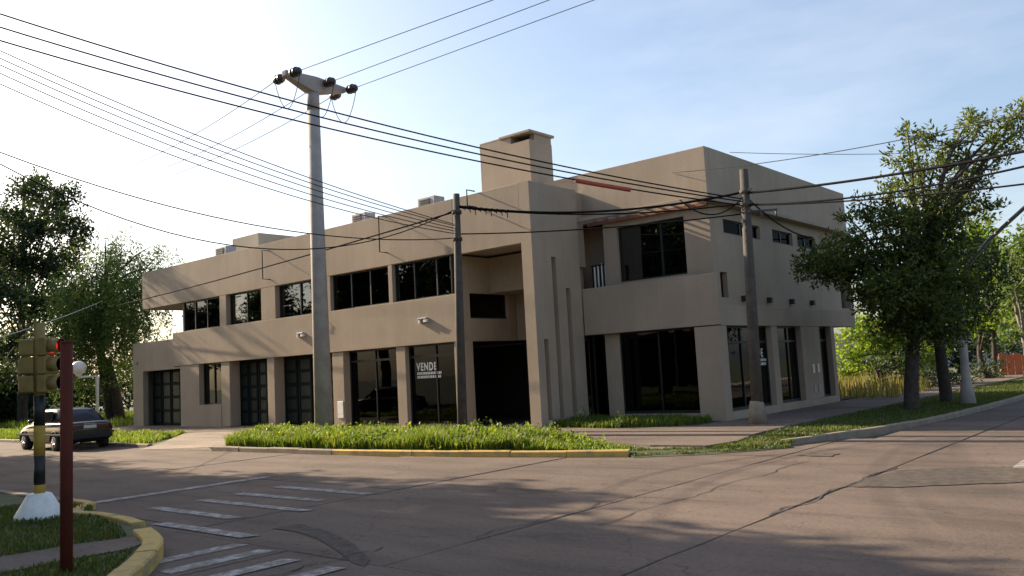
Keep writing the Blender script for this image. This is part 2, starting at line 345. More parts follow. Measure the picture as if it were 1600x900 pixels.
# worn earth ramp at the corner where there is no kerb
b = MB(); b.add([(-9.55,14.6,.088),(-8.6,15.35,.088),(-7.8,16.2,.088),(-7.3,17,.088),(-6.98,16.6,.006),(-7.45,15.85,.006),(-8.25,15.0,.006),(-9.3,14.3,.006)],
                [(0,7,6,1),(1,6,5,2),(2,5,4,3)]); tag(b.build('corner_ramp','soil'), kind='structure')
blobp = [(-10.9,14.25),(-9.6,14.7),(-8.1,16.0),(-7.4,16.95),(-7.2,18.0),(-7.9,17.6),(-8.6,16.2),(-9.6,15.3),(-10.8,14.9),(-11.6,14.5)]
stuff_sheet('worn_earth', blobp, .092, 'dirt')
# pavement: strip along the front, strip along the side
PAVE = [(-140,16.95),(-14.8,16.85),(-12.0,16.2),(-9.6,15.5),(-8.35,15.55),(-8.15,16.6),(-8.5,18.2),(-8.62,21),(-8.6,30),(-8.3,60),(-8.3,140),(-10.9,140),(-10.9,21.9),(-15.5,21.9),(-15.5,21.6),(-18.9,26),(-41,21.5),(-140,21)]
pave = stuff_sheet('pavement', PAVE, .13, 'walk', thick=.1)
# driveway apron crossing the verge
d1 = [GZ(215,703,0), GZ(362,704,0), GZ(440,673,.14), GZ(290,676,.14)]
b = MB(); b.add([(d1[0].x,d1[0].y,.006),(d1[1].x,d1[1].y,.006),(d1[2].x,d1[2].y,.137),(d1[3].x,d1[3].y,.137),
                 (d1[0].x-.02,13.31,.12),(d1[1].x-.02,13.31,.12)], [(0,1,5,4),(4,5,2,3)]); tag(b.build('driveway','drive'), kind='structure')
# south-west corner block
SW = [GZ(x,y,.15).xy for x,y in [(120,797),(165,800),(205,806),(228,814),(238,826),(252,836),(258,846),(240,868),(205,900),(150,960)]]
SWP = [tuple(p) for p in SW]
swb = [(-200,5.85),(-15.2,5.86),(-13.9,5.9)]+[(x-.11*(1 if i > 3 else .3),y-.08*(1 if i < 7 else .2)) for i, (x, y) in enumerate(SWP)]+[(-7.6,2.2),(-8.3,0),(-8.4,-60),(-200,-60)]
stuff_sheet('corner_block', swb, .11, 'soil', thick=.17)
path = [tuple(GZ(x,y,.12).xy) for x,y in [(-120,900),(-10,872),(120,850),(215,838),(232,846),(200,858),(120,872),(0,896),(-100,925)]]
stuff_sheet('corner_path', path, .122, 'walk')

# ---- kerbs, stone by stone
def kerb(name, line, width, z1, mats, seg_len=1.0, side=1, group=None):
    k = tag(empty(name, (line[0][0], line[0][1], 0)), kind='structure'); ROOTOFF[k.name] = tuple(k.location)
    pts = [Vector((*p, 0)) for p in line]; cum = [0]
    for a, c in zip(pts[:-1], pts[1:]): cum.append(cum[-1]+(c-a).length)
    def P(s):
        s = max(0, min(cum[-1], s))
        for i in range(len(pts)-1):
            if s <= cum[i+1]+1e-9:
                t = (s-cum[i])/(cum[i+1]-cum[i]); return pts[i].lerp(pts[i+1], t), (pts[i+1]-pts[i]).normalized()
    n = max(1, round(cum[-1]/seg_len)); L = cum[-1]/n
    for i in range(n):
        g = .006; s0 = i*L+g; s1 = (i+1)*L-g; m = 3 if L > .6 else 2
        ring = []
        dz = random.uniform(-.008, .008); dw = random.uniform(-.006, .006)
        for q in range(m):
            p, d = P(s0+(s1-s0)*q/(m-1)); nr = Vector((-d.y, d.x, 0))*side
            ch = .022
            prof = [(dw,-.1),(dw,z1-ch+dz),(dw+ch,z1+dz),(width-.01,z1+dz),(width,z1-.01+dz),(width,-.1)]
            ring.append([tuple(p+nr*w+Vector((0,0,z))) for w, z in prof])
        b = MB(); np_ = 6; vs = [v for r_ in ring for v in r_]
        fs = [(q*np_+j, (q+1)*np_+j, (q+1)*np_+(j+1)%np_, q*np_+(j+1)%np_) for q in range(m-1) for j in range(np_)]
        fs += [tuple(range(np_-1,-1,-1)), tuple((m-1)*np_+j for j in range(np_))]
        if side < 0: fs = [f[::-1] for f in fs]
        b.add(vs, [f[::-1] for f in fs])
        mid = P((s0+s1)/2)[0]
        b.build('kerb_stone', mats(mid) if callable(mats) else mats, k)
    return k
fk = 13.14
kerb('front_kerb', [(-110,fk),(-26.8,fk)], .15, .12, 'kerbc', 1.6)
kerb('front_kerb', [(-22.6,12.95),(-17,13.13),(-13.6,13.47),(-11,13.97),(-9.45,14.42)], .17, .135, lambda p: 'kerby' if p.x > -17.6 else 'kerbc', 1.3)
kerb('side_kerb', kr[:8], .16, .13, 'kerbc', 1.2)
kerb('corner_kerb', [(-60,5.93),(-15.2,5.95),(-13.9,6.0)]+SWP[:4], .17, .15, lambda p: 'kerby' if p.x > -15 else 'kerbc', 1.0, -1)
kerb('corner_kerb', SWP[4:]+[(-7.6,2.2),(-8.2,0)], .22, .17, 'kerby', .85, -1)
kerb('far_kerb', [(4.3,14),(4.3,90)], .16, .13, 'kerbc', 1.6, -1)
stuff_sheet('far_verge', [(4.35,14),(60,14),(60,150),(4.35,150)], .09, 'soil', thick=.15)

# ================================================================== THE BUILDING
Y0 = 19.3
B = root('commercial_building', (-25, 24, .13), 'two-storey beige plastered corner building with flat roof, chimney and smoked glass shopfronts', 'building')
P_ = 'plaster'
ZB, ZS, ZW, ZT = 2.84, 4.35, 5.66, 7.43      # soffit, sill, window head, parapet top
bx('fascia', P_, B, -39.7, -18.75, Y0, Y0+.22, ZW, ZT)
bx('portal_lintel', P_, B, -18.747, -15.95, Y0+.001, Y0+.22, 5.6, ZT-.001)
bx('spandrel', P_, B, -36.83, -18.75, Y0-.012, Y0+.2, ZB, ZS)
bx('fascia', P_, B, -39.7, -39.48, Y0+.222, 31, ZW, ZT)
bx('roof_slab', 'plaster2', B, -39.47, -16.75, Y0+.23, 31, ZW+.02, ZW+.3, 0); bx('roof_slab', 'plaster2', B, -16.74, -15.96, Y0+.23, 21.6, ZW+.02, ZW+.3, 0)
bx('roof_slab', 'plaster2', B, -39.47, -17.2, Y0+.23, 30.9, 6.85, 7.0, 0)
for x0, x1 in [(-32.82,-32.3),(-29.69,-28.7),(-25.75,-25.19),(-21.96,-21.76)]:
    bx('pier', P_, B, x0, x1, Y0+.004, Y0+.24, ZS+.002, ZW-.002)
# upper windows
def window(x0, x1, z0, z1, y, mull, curtain=None, gl='blueglass', fr=.05):
    w = MB(); w.box(x0,x1,y,y+.07,z0,z0+fr).box(x0,x1,y,y+.07,z1-fr,z1).box(x0,x0+fr,y,y+.07,z0+fr,z1-fr).box(x1-fr,x1,y,y+.07,z0+fr,z1-fr)
    xs = [x0+fr/2]+[x0+(x1-x0)*t for t in mull]+[x1-fr/2]
    for m in xs[1:-1]: w.box(m-fr*.55,m+fr*.55,y-.004,y+.066,z0+fr,z1-fr)
    wo_ = w.build('window_frame', 'darkframe', B)
    for i, (a, c) in enumerate(zip(xs[:-1], xs[1:])):
        q = MB(); o = .012*(i % 2); tl = random.uniform(-.006,.006)
        q.add([(a+.02,y+.03+o,z0+.03),(c-.02,y+.03+o+tl,z0+.03),(c-.02,y+.03+o+tl*.5,z1-.03),(a+.02,y+.03+o-tl,z1-.03)], [(0,1,2,3)]); q.build('pane', gl, wo_)
    if curtain:
        q = MB(); n = 60; a, c = x0+fr, x1-fr; vs = []
        for i in range(n+1):
            xx = a+(c-a)*i/n; yy = y+.22+.035*math.sin(i*1.7)
            vs += [(xx,yy,z0+.03),(xx,yy,z1-.03)]
        q.add(vs, [(2*i,2*i+2,2*i+3,2*i+1) for i in range(n)], True); q.build('curtain', curtain, wo_)
    return wo_
window(-36.05,-32.84,ZS,ZW,Y0+.16,[.3,.62],gl='glass')
window(-32.28,-29.71,ZS,ZW,Y0+.2,[.5],gl='blueglass')
window(-28.68,-25.77,ZS,ZW,Y0+.2,[.48,.72],gl='blueglass')
window(-25.17,-21.98,ZS,ZW,Y0+.14,[.33,.66],'curtain',gl='glass')
window(-21.74,-18.77,ZS,ZW,Y0+.14,[.32,.68],gl='blueglass')
# terrace at the left end: return of the window wall, pier and low wing
bx('terrace_wall', P_, B, -36.07, -35.87, Y0+.3, 25, ZS-.2, ZW, 0)
bx('terrace_floor', 'plaster2', B, -40.6, -36.1, Y0+.3, 26, 3.6, 3.75, 0)
bx('terrace_pier', P_, B, -36.09,-36.05,Y0+.1,Y0+.3,ZS,ZW,0)
LW = Y0+.06
wg = MB(); wg.box(-40.85,-39.85,LW,LW+.25,.13,4.09).box(-39.85,-36.3,LW,LW+.25,2.72,4.09); wg.build('wing_wall', P_, B, .0)
bx('wing_side_wall', P_, B, -40.85,-40.62,LW+.26,27,.13,4.09)
bx('wing_roof', 'plaster2', B, -40.6,-36.4,LW+.27,27,3.85,3.95,0)
bx('wall_lamp', 'acgrille', B, -40.55,-40.35,LW-.05,LW-.002,3.1,3.2,.01)
# ground floor front
gw = MB(); gw.box(-36.25,-34.63,Y0+.02,Y0+.3,.13,ZB-.002).box(-34.63,-32.86,Y0+.02,Y0+.3,.13,1.06); gw.build('wall', P_, B)
for x0, x1, d in [(-32.84,-32.18,.5),(-29.42,-28.94,.5),(-25.24,-24.6,.5),(-21.74,-21.29,.4),(-18.98,-18.62,.5)]:
    bx('pillar', P_, B, x0, x1, Y0+.03, Y0+.03+d, .13, ZB-.002)
window(-34.61,-32.88,1.06,ZB-.01,Y0+.24,[.5],gl='glass')
def panel_gate(x0, x1, y, z1, cols, rows, leafs):
    g = bx('gate', 'gate', B, x0, x1, y, y+.06, .14, z1, 0)
    w = (x1-x0)/leafs
    for l in range(leafs):
        a = x0+l*w+.05; c = x0+(l+1)*w-.05
        fr = MB(); fr.box(a,a+.07,y-.035,y-.002,.16,z1-.03).box(c-.07,c,y-.035,y-.002,.16,z1-.03)
        for k in range(rows+1):
            z = .16+(z1-.25)*k/rows; fr.box(a+.07,c-.07,y-.033,y-.002,z,z+.07)
        fr.build('gate_leaf_frame', 'gate', g)
        for k in range(rows):
            za = .16+(z1-.25)*k/rows+.10; zb = .16+(z1-.25)*(k+1)/rows-.03
            MB().box(a+.1,c-.1,y-.018,y-.003,za,zb).build('gate_panel', 'gatepane', g, .006)
    return g
panel_gate(-39.85,-36.3,LW+.5,2.74,1,4,4)
panel_gate(-32.18,-29.42,Y0+.52,ZB-.02,1,5,4)
panel_gate(-28.94,-25.24,Y0+.5,ZB-.02,1,5,4)
def shopfront(x0, x1, y, z0, z1, mull, transom=None):
    w = MB(); f = .05
    w.box(x0,x1,y,y+.08,z0,z0+.09).box(x0,x1,y,y+.08,z1-f,z1)
    xs = [x0+f/2]+[x0+(x1-x0)*t for t in mull]+[x1-f/2]
    for m in xs: w.box(m-f/2,m+f/2,y+.001,y+.079,z0+.09,z1-f)
    if transom: w.box(x0+f,x1-f,y-.003,y+.07,transom-.04,transom+.04)
    fr = w.build('shopfront_frame', 'darkframe', B)
    for a, c in zip(xs[:-1], xs[1:]):
        q = MB(); q.add([(a+.02,y+.04,z0+.05),(c-.02,y+.04,z0+.05),(c-.02,y+.04,z1-.03),(a+.02,y+.04,z1-.03)], [(0,1,2,3)]); q.build('pane', 'shopglass', fr)
    return fr
shopfront(-24.6,-21.74,Y0+.32,.15,ZB-.01,[.5],2.45)
sf2 = shopfront(-21.29,-18.98,Y0+.2,.15,ZB-.01,[.56],2.45)
bx('meter_box', 'white', B, -24.98,-24.66,Y0-.005,Y0+.028,.45,1.05)
# facade fittings
def wall_lamp(x, z):
    l = bx('facade_lamp', 'acbody', B, x-.2,x+.2,Y0-.13,Y0-.013,z+.04,z+.09,.01)
    MB().box(x-.19,x-.13,Y0-.11,Y0-.014,z-.08,z+.038).build('lamp_bracket','white',l); MB().box(x+.05,x+.19,Y0-.12,Y0-.014,z-.06,z+.038).build('lamp_head','white',l)
wall_lamp(-20.25,3.62); wall_lamp(-27.0,3.60)
for x, z0, z1 in [(-29.0,5.95,7.1),(-21.95,6.1,7.35),(-17.75,7.0,7.5)]:
    s = MB(); s.tube([(x,Y0+.02,z1),(x,Y0-.34,z1),(x,Y0-.34,z0),(x,Y0+.02,z0)],.022,6); s.build('wire_bracket','thinwire',B)
s = MB(); s.tube([(-26.9,Y0+.0,5.0),(-27.1,Y0-.25,4.78),(-27.7,Y0-.3,4.75)],.012,5); s.build('wire_bracket','thinwire',B)
# portal recess
RX0, RX1 = -18.747, -15.952
bx('recess_wall', P_, B, RX0-.2, RX0, Y0+.225, Y0+.62, ZB, 5.6)
bx('recess_wall', P_, B, RX0-.2, RX0, Y0+2.5, Y0+2.9, ZB, 4.4)
bx('recess_wall', P_, B, RX0-.2, RX0, Y0+.622, Y0+2.498, ZB, 3.58,0)
bx('recess_wall', P_, B, RX0-.2, RX0, Y0+.622, Y0+2.9, 4.402, 5.6,0)
rw = bx('recess_window','darkframe',B, RX0-.16,RX0-.1,Y0+.622,Y0+2.498,3.58,3.64,0)
q = MB(); q.add([(RX0-.12,Y0+.625,3.6),(RX0-.12,Y0+2.495,3.6),(RX0-.12,Y0+2.495,4.4),(RX0-.12,Y0+.625,4.4)],[(0,1,2,3)]); q.build('pane','glass',rw)
bx('recess_upper_wall', P_, B, RX0+.002, RX1-.002, Y0+1.6, Y0+2.895, 4.42, 5.6)
bx('recess_back_wall', P_, B, RX0+.003, RX1-.003, Y0+2.9, Y0+3.1, ZB, 5.3)
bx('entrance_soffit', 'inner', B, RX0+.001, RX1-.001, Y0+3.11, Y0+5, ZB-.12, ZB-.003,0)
shopfront(-18.6,-15.97,Y0+3.2,.15,ZB-.14,[.33,.66])
UX, UY = -11.25, 22.2
# corner fin with three slots
fx0, fx1, fy0, fy1 = -15.95, -15.55, Y0, 21.66
slots = [(19.63,19.84,.32,2.7),(20.2,20.42,.32,5.2),(20.85,21.08,.32,4.27)]
f = MB(); f.box(fx0, fx1-.16, fy0, fy1, .13, ZT)
ysf = [fy0]+[v for s in slots for v in s[:2]]+[fy1]
for a, c in zip(ysf[::2], ysf[1::2]): f.box(fx1-.16, fx1, a, c, .13, ZT)
for (a, c, z0, z1) in slots: f.box(fx1-.159, fx1-.0005, a, c, .13, z0); f.box(fx1-.159, fx1-.0005, a, c, z1, ZT-.0005)
f.build('fin_wall', P_, B)
bx('parapet', P_, B, -15.955,-15.7, 21.67, UY-.002, 5.0, ZT-.003)  # lower part added to close a sun leak behind the fin
# right-hand volume
XS = -10.95; YB = 21.7
bx('balcony_parapet', P_, B, -15.548, XS, YB, YB+.16, 2.8, 4.26)
bx('balcony_floor', P_, B, -15.6, XS-.32, YB+.161, 23.6, 2.81, 2.98,0)
bx('side_ledge', P_, B, XS-.3, XS-.002, YB+.162, 32.85, 2.775, 3.36)
UX, UY = -11.25, 22.2
# upper block walls: front (with window and recess) and side (clerestory strip and slot)
u = MB()
u.box(-14.96,-14.45,UY,UY+.25,2.98,6.4).box(-14.45,-12.08,UY,UY+.25,2.98,4.38).box(-14.45,-12.08,UY,UY+.25,6.1,6.4).box(-12.08,UX,UY,UY+.25,2.98,6.4)
u.build('upper_front_wall', P_, B)
bx('upper_block_front', P_, B, -17.4, UX, UY+.001, UY+.25, 6.4, 8.05)
bx('upper_recess_side', P_, B, -14.96,-14.76,UY+.252,23.8,2.98,6.4,0)
bx('upper_recess_wall', P_, B, -16.5,-14.98,23.2,23.4,2.98,6.4,0); bx('upper_recess_side', P_, B, -16.72,-16.52,21.68,23.6,2.98,6.4,0)
sw_ = MB(); yy = UY+.252
holes = [(23.05,25.6),(26.55,28.2),(28.62,30.28)]
sw_.box(UX-.25,UX,yy,yy+.15,2.98,5.55).box(UX-.25,UX,yy+.6,32.4,2.98,5.55).box(UX-.25,UX,yy+.15,yy+.6,2.98,3.62).box(UX-.25,UX,yy+.15,yy+.6,4.37,5.55)
ya = yy
for a, c in holes: sw_.box(UX-.25,UX,ya,a,5.55,5.98); ya = c
sw_.box(UX-.25,UX,ya,33.7,5.55,5.98); sw_.box(UX-.25,UX,yy,33.7,5.98,8.05); sw_.box(UX-.25,UX,33.4,33.7,2.98,5.55)
sw_.build('upper_side_wall', P_, B)
bx('back_loggia_wall', P_, B, UX-1.2,UX-.9,32.4,33.7,2.98,5.6,0)
bx('loggia_parapet', P_, B, UX-.2,UX-.01,32.42,33.38,2.98,3.5,0)
for a, c in holes:
    fr = MB(); fr.box(UX-.14,UX-.08,a,c,5.56,5.60).box(UX-.14,UX-.08,a,c,5.94,5.98).box(UX-.139,UX-.081,(a+c)/2-.03,(a+c)/2+.03,5.6,5.94)
    fo = fr.build('clerestory_frame','darkframe',B)
    for p, q_ in ((a,(a+c)/2),((a+c)/2,c)):
        q = MB(); q.add([(UX-.11,p+.03,5.58),(UX-.11,q_-.03,5.58),(UX-.11,q_-.03,5.96),(UX-.11,p+.03,5.96)],[(0,1,2,3)]); q.build('pane','dullglass',fo)
q = MB(); q.add([(UX-.16,yy+.15,3.6),(UX-.16,yy+.62,3.6),(UX-.16,yy+.62,4.4),(UX-.16,yy+.15,4.4)],[(0,1,2,3)]); q.build('slot_pane','glass',B)
window(-14.44,-12.09,4.39,6.09,UY+.1,[.64],gl='blueglass')
for y in (23.95,25.78,27.56,29.34):
    MB().prism([(UX+.002,y-.09),(UX+.15,y-.07),(UX+.15,y+.07),(UX+.002,y+.09)],3.53,3.70).build('spot_lamp','darkframe',B,.01)
# block roof, other walls of the hull
bx('block_roof','plaster2',B,-17.4,UX-.26,UY+.26,33.7,7.5,7.7,0)
bx('block_wall',P_,B,-17.4,-17.2,UY+.252,33.7,6.4,8.05,0)
bx('block_wall',P_,B,-17.198,UX-.26,33.5,33.7,2.98,8.05,0)
bx('rear_wall',P_,B,-40.6,-14.0,30.95+2.8,31.1+2.8,.13,2.9,0)
bx('rear_wall',P_,B,-36,-17.4,31.02,31.2,2.98,7.2,0)
bx('upper_floor','inner',B,-36.2,-11.3,Y0+.7,33.6,ZB+.02,2.97,0) if False else None
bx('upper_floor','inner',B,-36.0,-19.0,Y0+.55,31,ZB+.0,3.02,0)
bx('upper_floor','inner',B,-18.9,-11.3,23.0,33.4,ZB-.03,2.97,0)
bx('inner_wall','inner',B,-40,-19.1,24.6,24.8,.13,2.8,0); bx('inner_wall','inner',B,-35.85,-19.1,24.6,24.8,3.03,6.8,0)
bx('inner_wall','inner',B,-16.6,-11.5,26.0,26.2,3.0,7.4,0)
bx('inner_wall','inner',B,-19.0,-18.85,22.9,31,.13,6.8,0); bx('inner_wall','inner',B,-16.95,-16.8,23.7,33.4,3.0,7.45,0)  # second wall added to stop sky light showing through the clerestory
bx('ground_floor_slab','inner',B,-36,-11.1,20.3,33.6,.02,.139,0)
# pergola and eave
PZ = 6.40
pg = bx('pergola_edge_beam',P_,B,-15.6,XS,YB-.02,YB+.1,PZ,PZ+.12)
bx('pergola_red_beam','redwood',B,-15.5,UX,UY-.09,UY-.003,PZ-.12,PZ-.002)
x = -15.2
while x < -11.3:
    bx('pergola_slat','plaster2',B,x,x+.06,YB+.102,UY-.002,PZ+.03,PZ+.085,.005); x += .40
bx('eave',P_,B,UX+.002,XS+.0,YB+.102,33.2,PZ-.05,PZ+.075)
bx('slat_screen_rail','darkframe',B,-15.56,-14.97,UY+.08,UY+.12,5.0,5.04,0)
x = -15.52
for i in range(8):
    bx('screen_slat','white' if i%2 else 'darkframe',B,x,x+.045,UY+.06+.01*(i%3),UY+.09+.01*(i%3),4.2,5.02+random.uniform(-.05,.06),.004); x += .07
# ground floor of the right-hand volume
bx('corner_column',P_,B,-11.74,XS,YB+.02,YB+.45,.05,2.773)
bx('pillar',P_,B,-14.98,-14.45,YB+.25,YB+.6,.05,2.8)
shopfront(-15.56,-14.98,YB+.42,.2,2.8,[])
shopfront(-14.45,-11.74,YB+.30,.33,2.8,[.5])
bx('plinth',P_,B,-14.45,-11.745,YB+.2,YB+.45,.05,.33)
bx('plinth',P_,B,XS-.22,XS-.01,YB+.453,30.55,.0,.34)
for a, c in [(25.2,25.62),(27.52,29.12),(30.22,30.55)]:
    bx('side_pillar',P_,B,XS-.4,XS-.012,a,c,.342,2.773)
def side_front(a, c, mull, x=XS-.2, transom=2.3):
    w = MB(); f_ = .05
    w.box(x-.08,x,a,c,.342,.42).box(x-.08,x,a,c,2.72,2.77)
    ysx = [a+f_/2]+[a+(c-a)*t for t in mull]+[c-f_/2]
    for m in ysx: w.box(x-.079,x-.001,m-f_/2,m+f_/2,.42,2.72)
    if transom: w.box(x-.07,x+.003,a+f_,c-f_,transom-.035,transom+.035)
    fr = w.build('shopfront_frame','darkframe',B)
    for p, q_ in zip(ysx[:-1], ysx[1:]):
        q = MB(); q.add([(x-.04,p,.38),(x-.04,q_,.38),(x-.04,q_,2.74),(x-.04,p,2.74)],[(0,1,2,3)]); q.build('pane','shopglass',fr)
    return fr
ss1 = side_front(YB+.452,25.2,[.42]); side_front(25.62,27.52,[.62]); side_front(29.12,30.22,[.5])
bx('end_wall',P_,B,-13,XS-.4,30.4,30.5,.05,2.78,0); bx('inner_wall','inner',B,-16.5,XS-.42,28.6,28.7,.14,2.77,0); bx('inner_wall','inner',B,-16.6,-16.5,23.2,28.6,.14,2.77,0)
for y in (28.3,28.72):
    bx('meter_box','white',B,XS-.011,XS+.025,y-.07,y+.07,1.2,1.5,.01); bx('meter_box','acbody',B,XS-.011,XS+.012,y-.09,y+.09,.55,.8,.01)
# chimney
cx0, cx1, cy0, cy1, cz = -19.86, -17.57, 22.0, 23.24, 9.9
ch = bx('chimney',P_,B,cx0,cx1,cy0,cy1,6.9,9.62)
c2 = MB(); c2.box(cx0+.002,-18.4,cy0+.002,cy1-.002,9.622,9.86).box(-18.398,cx1-.02,cy1-.3,cy1-.01,9.622,9.86).box(cx1-.22,cx1-.02,cy0+.3,cy1-.31,9.622,9.86); c2.build('chimney_upstand',P_,ch)
bx('chimney_cap',P_,ch,-18.9,cx1+.06,cy0-.06,cy1+.1,9.862,9.95)
bx('chimney_top',P_,ch,cx0+.001,-18.902,cy0+.001,cy1-.001,9.862,9.93)
tb = GY(363,374,23)
bx('roof_tank_box','plaster2',B,GY(363,378,23).x,GY(404,374,23).x,23,25.2,6.9,tb.z)
# window lettering
def text(body, size, loc, rot, name, parent, mat='white', bold=.013, sx=.74):
    cu = bpy.data.curves.new(name,'FONT'); cu.body = body; cu.size = size; cu.offset = bold; cu.extrude = .0015; cu.space_character = 1.22; cu.align_x = 'LEFT'
    t = bpy.data.objects.new(name, cu); col.objects.link(t); bpy.context.view_layer.update()
    me = bpy.data.meshes.new_from_object(t.evaluated_get(bpy.context.evaluated_depsgraph_get())); bpy.data.objects.remove(t)
    me.materials.clear(); me.materials.append(MAT[mat])
    o = bpy.data.objects.new(name, me); col.objects.link(o); o.parent = parent
    off = ROOTOFF[parent.name]; o.location = Vector(loc)-Vector(off); o.rotation_euler = rot; o.scale = (sx,1,1); return o
text('VENDE',.36,(-20.95,Y0+.215,1.99),(rad(90),0,0),'window_lettering',sf2)
def tinylines(axis, start, z, w, parent):
    m = MB(); r = random.Random(3)
    for zz, h in ((z,.085),(z-.12,.085)):
        t = 0
        while t < w:
            l = r.uniform(.035,.06)
            if axis == 'x': m.box(start+t,start+t+l,Y0+.212,Y0+.218,zz,zz+h)
            else: m.box(XS-.228,XS-.222,start+t,start+t+l,zz,zz+h)
            t += l+r.uniform(.018,.03)
    m.build('small_lettering','white',parent)
tinylines('x',-20.93,1.85,1.13,sf2)
text('VENDE',.36,(XS-.224,23.95,1.84),(rad(90),0,rad(90)),'window_lettering',ss1); tinylines('y',23.96,1.70,1.1,ss1)

# roof air conditioners
def ac(x0, x1, y, z0, z1, lab):
    r_ = root('air_conditioner', ((x0+x1)/2, y+.25, z0), lab, 'air conditioner', 'condenser units on the roof edge')
    bx('casing','acbody',r_,x0,x1,y,y+.5,z0,z1); g = bx('fan_grille','acgrille',r_,x0+.08,x1-.22,y-.02,y-.002,z0+.06,z1-.06,.004)
    for k in range(7):
        z = z0+.1+(z1-z0-.2)*k/6; MB().box(x0+.1,x1-.24,y-.032,y-.021,z-.008,z+.008).build('grille_bar','darkframe',g)
    bx('foot','darkframe',r_,x0+.1,x0+.16,y,y+.45,z0-.2,z0-.002,0); bx('foot','darkframe',r_,x1-.16,x1-.1,y,y+.45,z0-.2,z0-.002,0)
for (xa, ya_), (xb, yb_), lab in [((652,309),(684,305),'grey condenser unit on the roof edge nearest the chimney'),((549,334),(576,331),'grey condenser unit on the roof right of the tall concrete pole'),((336,386),(359,384),'small grey condenser unit on the roof left of the roof box')]:
    p, q_ = GY(xa,ya_,Y0+.6), GY(xb-6,yb_,Y0+.6)
    ac(p.x, q_.x, Y0+.6, 7.2, (p.z+q_.z)/2-.02, lab)

# ================================================================== POLES AND WIRES
P1 = Vector((-21.8,16.3,.08)); ARMZ = 11.35
r1 = root('utility_pole', P1, 'tall thick tapered concrete power pole with crossarm on the grass verge', 'power pole')
top = GY(489,150,16.3); 
MB().tube([P1-Vector((0,0,.3)),P1.lerp(top,.5),top],[.29,.235,.19],20).build('shaft','concrete',r1)
A0, A1 = GZ(440,121,ARMZ), GZ(534,148,ARMZ); Ac = Vector((top.x,top.y,ARMZ))
ad = (A1-A0); ad.z = 0; al = ad.length; ad.normalize(); an = Vector((-ad.y,ad.x,0))
L0 = (A0-Ac).dot(ad); L1 = (A1-Ac).dot(ad)
if not (2 < al < 6): L0, L1 = -1.9, 1.9
def armbox(s0, s1, w0, w1, zb0, zb1, zt0, zt1):
    vs = []
    for s, w, zb, zt in ((s0,w0,zb0,zt0),(s1,w1,zb1,zt1)):
        c = Ac+ad*s
        for sgn, z in ((-1,zb),(1,zb),(1,zt),(-1,zt)): vs.append(tuple(c+an*w*sgn+Vector((0,0,z))))
    return vs, [(0,3,2,1),(4,5,6,7),(0,1,5,4),(1,2,6,5),(2,3,7,6),(3,0,4,7)]
am = MB(); am.add(*armbox(L0,0,.1,.22,.02,-.32,.2,.22)); am.add(*armbox(0,L1,.22,.1,-.32,.02,.22,.2)); am.build('crossarm','concrete',r1,.02)
MB().tube([top-Vector((0,0,.5)),Vector((top.x,top.y,ARMZ-.2))],[.2,.2],20).build('pole_head','concrete',r1)
def insulator(c, d, parent, s=1.):
    d = Vector(d).normalized(); m = MB(); pts = []; rs = []
    for t, r in [(-.24,.03),(-.18,.05),(-.17,.15),(-.08,.17),(-.06,.09),(-.02,.08),(0,.16),(.09,.18),(.11,.09),(.15,.07),(.17,.13),(.22,.13),(.24,.03)]:
        pts.append(c+d*t*s); rs.append(r*s)
    m.tube(pts, rs, 12); m.build('insulator','ceramic',parent)
wdirL = (GZ(200,250,ARMZ)-GZ(425,145,ARMZ)); wdirL.z = 0; wdirL.normalize()
wdirR = (GZ(770,0,ARMZ)-GZ(475,115,ARMZ)); wdirR.z = 0; wdirR.normalize()
ins = {}
for k, s in (('a',L0+.1),('b',.25*L1),('c',L1-.05)):
    for sd_, wd in (('L',wdirL),('R',wdirR)):
        c = Ac+ad*s+wd*.42+Vector((0,0,.05)); insulator(c, wd, r1, .9); ins[k+sd_] = c+wd*.24
    # jumper loop
    p, q_ = ins[k+'L'], ins[k+'R']; m = MB()
    m.tube([p.lerp(q_,t)+Vector((0,0,-1.05*math.sin(math.pi*t)**.8 if 0<t<1 else 0)) for t in [i/14 for i in range(15)]],.012,5); m.build('jumper_wire','thinwire',r1)

P2 = Vector((-17.3,17.8,.08)); T2 = GY(713,303,17.8)
r2 = root('utility_pole', P2, 'slim weathered pole in front of the portal, cables fixed at its top', 'power pole')
MB().tube([P2-Vector((0,0,.3)),P2.lerp(T2,.5),T2],[.15,.125,.095],14).build('shaft','wood',r2)
P3 = Vector(GZ(1185,664,.1)); T3 = GY(1162,265,P3.y)
r3 = root('utility_pole', P3, 'weathered pole with a pale conical foot on the side pavement', 'power pole')
MB().tube([P3-Vector((0,0,.2)),P3.lerp(T3,.5),T3],[.16,.14,.11],14).build('shaft','wood',r3)
MB().tube([P3-Vector((0,0,.05)),P3+Vector((0,0,.5)),P3+Vector((0,0,.62))],[.26,.2,.165],14).build('foot_sleeve','kerbc',r3)
for pr_, zz in ((r2,T2.z-.55),(r2,T2.z-1.35),(r3,T3.z-.6),(r3,T3.z-.95)):
    bp_ = P2.lerp(T2,(zz-P2.z)/(T2.z-P2.z)) if pr_ is r2 else P3.lerp(T3,(zz-P3.z)/(T3.z-P3.z))
    MB().tube([bp_-Vector((0,0,.05)),bp_+Vector((0,0,.05))],[.145,.145],14).build('clamp_band','wood',pr_)
    MB().tube([bp_,bp_+Vector((.26,-.16,.02))],.02,6).build('hook','wood',pr_)
def at2(y): return P2.lerp(T2,(GY(713,y,17.8).z-P2.z)/(T2.z-P2.z))
def at3(y): return P3.lerp(T3,(GY(1163,y,P3.y).z-P3.z)/(T3.z-P3.z))
zb_ = at3(332)
bar = MB(); bar.tube([zb_+Vector((-.1,-.13,0)),zb_+Vector((.75,.25,-.02))],.03,6); bar = bar.build('side_bar','acgrille',r3)
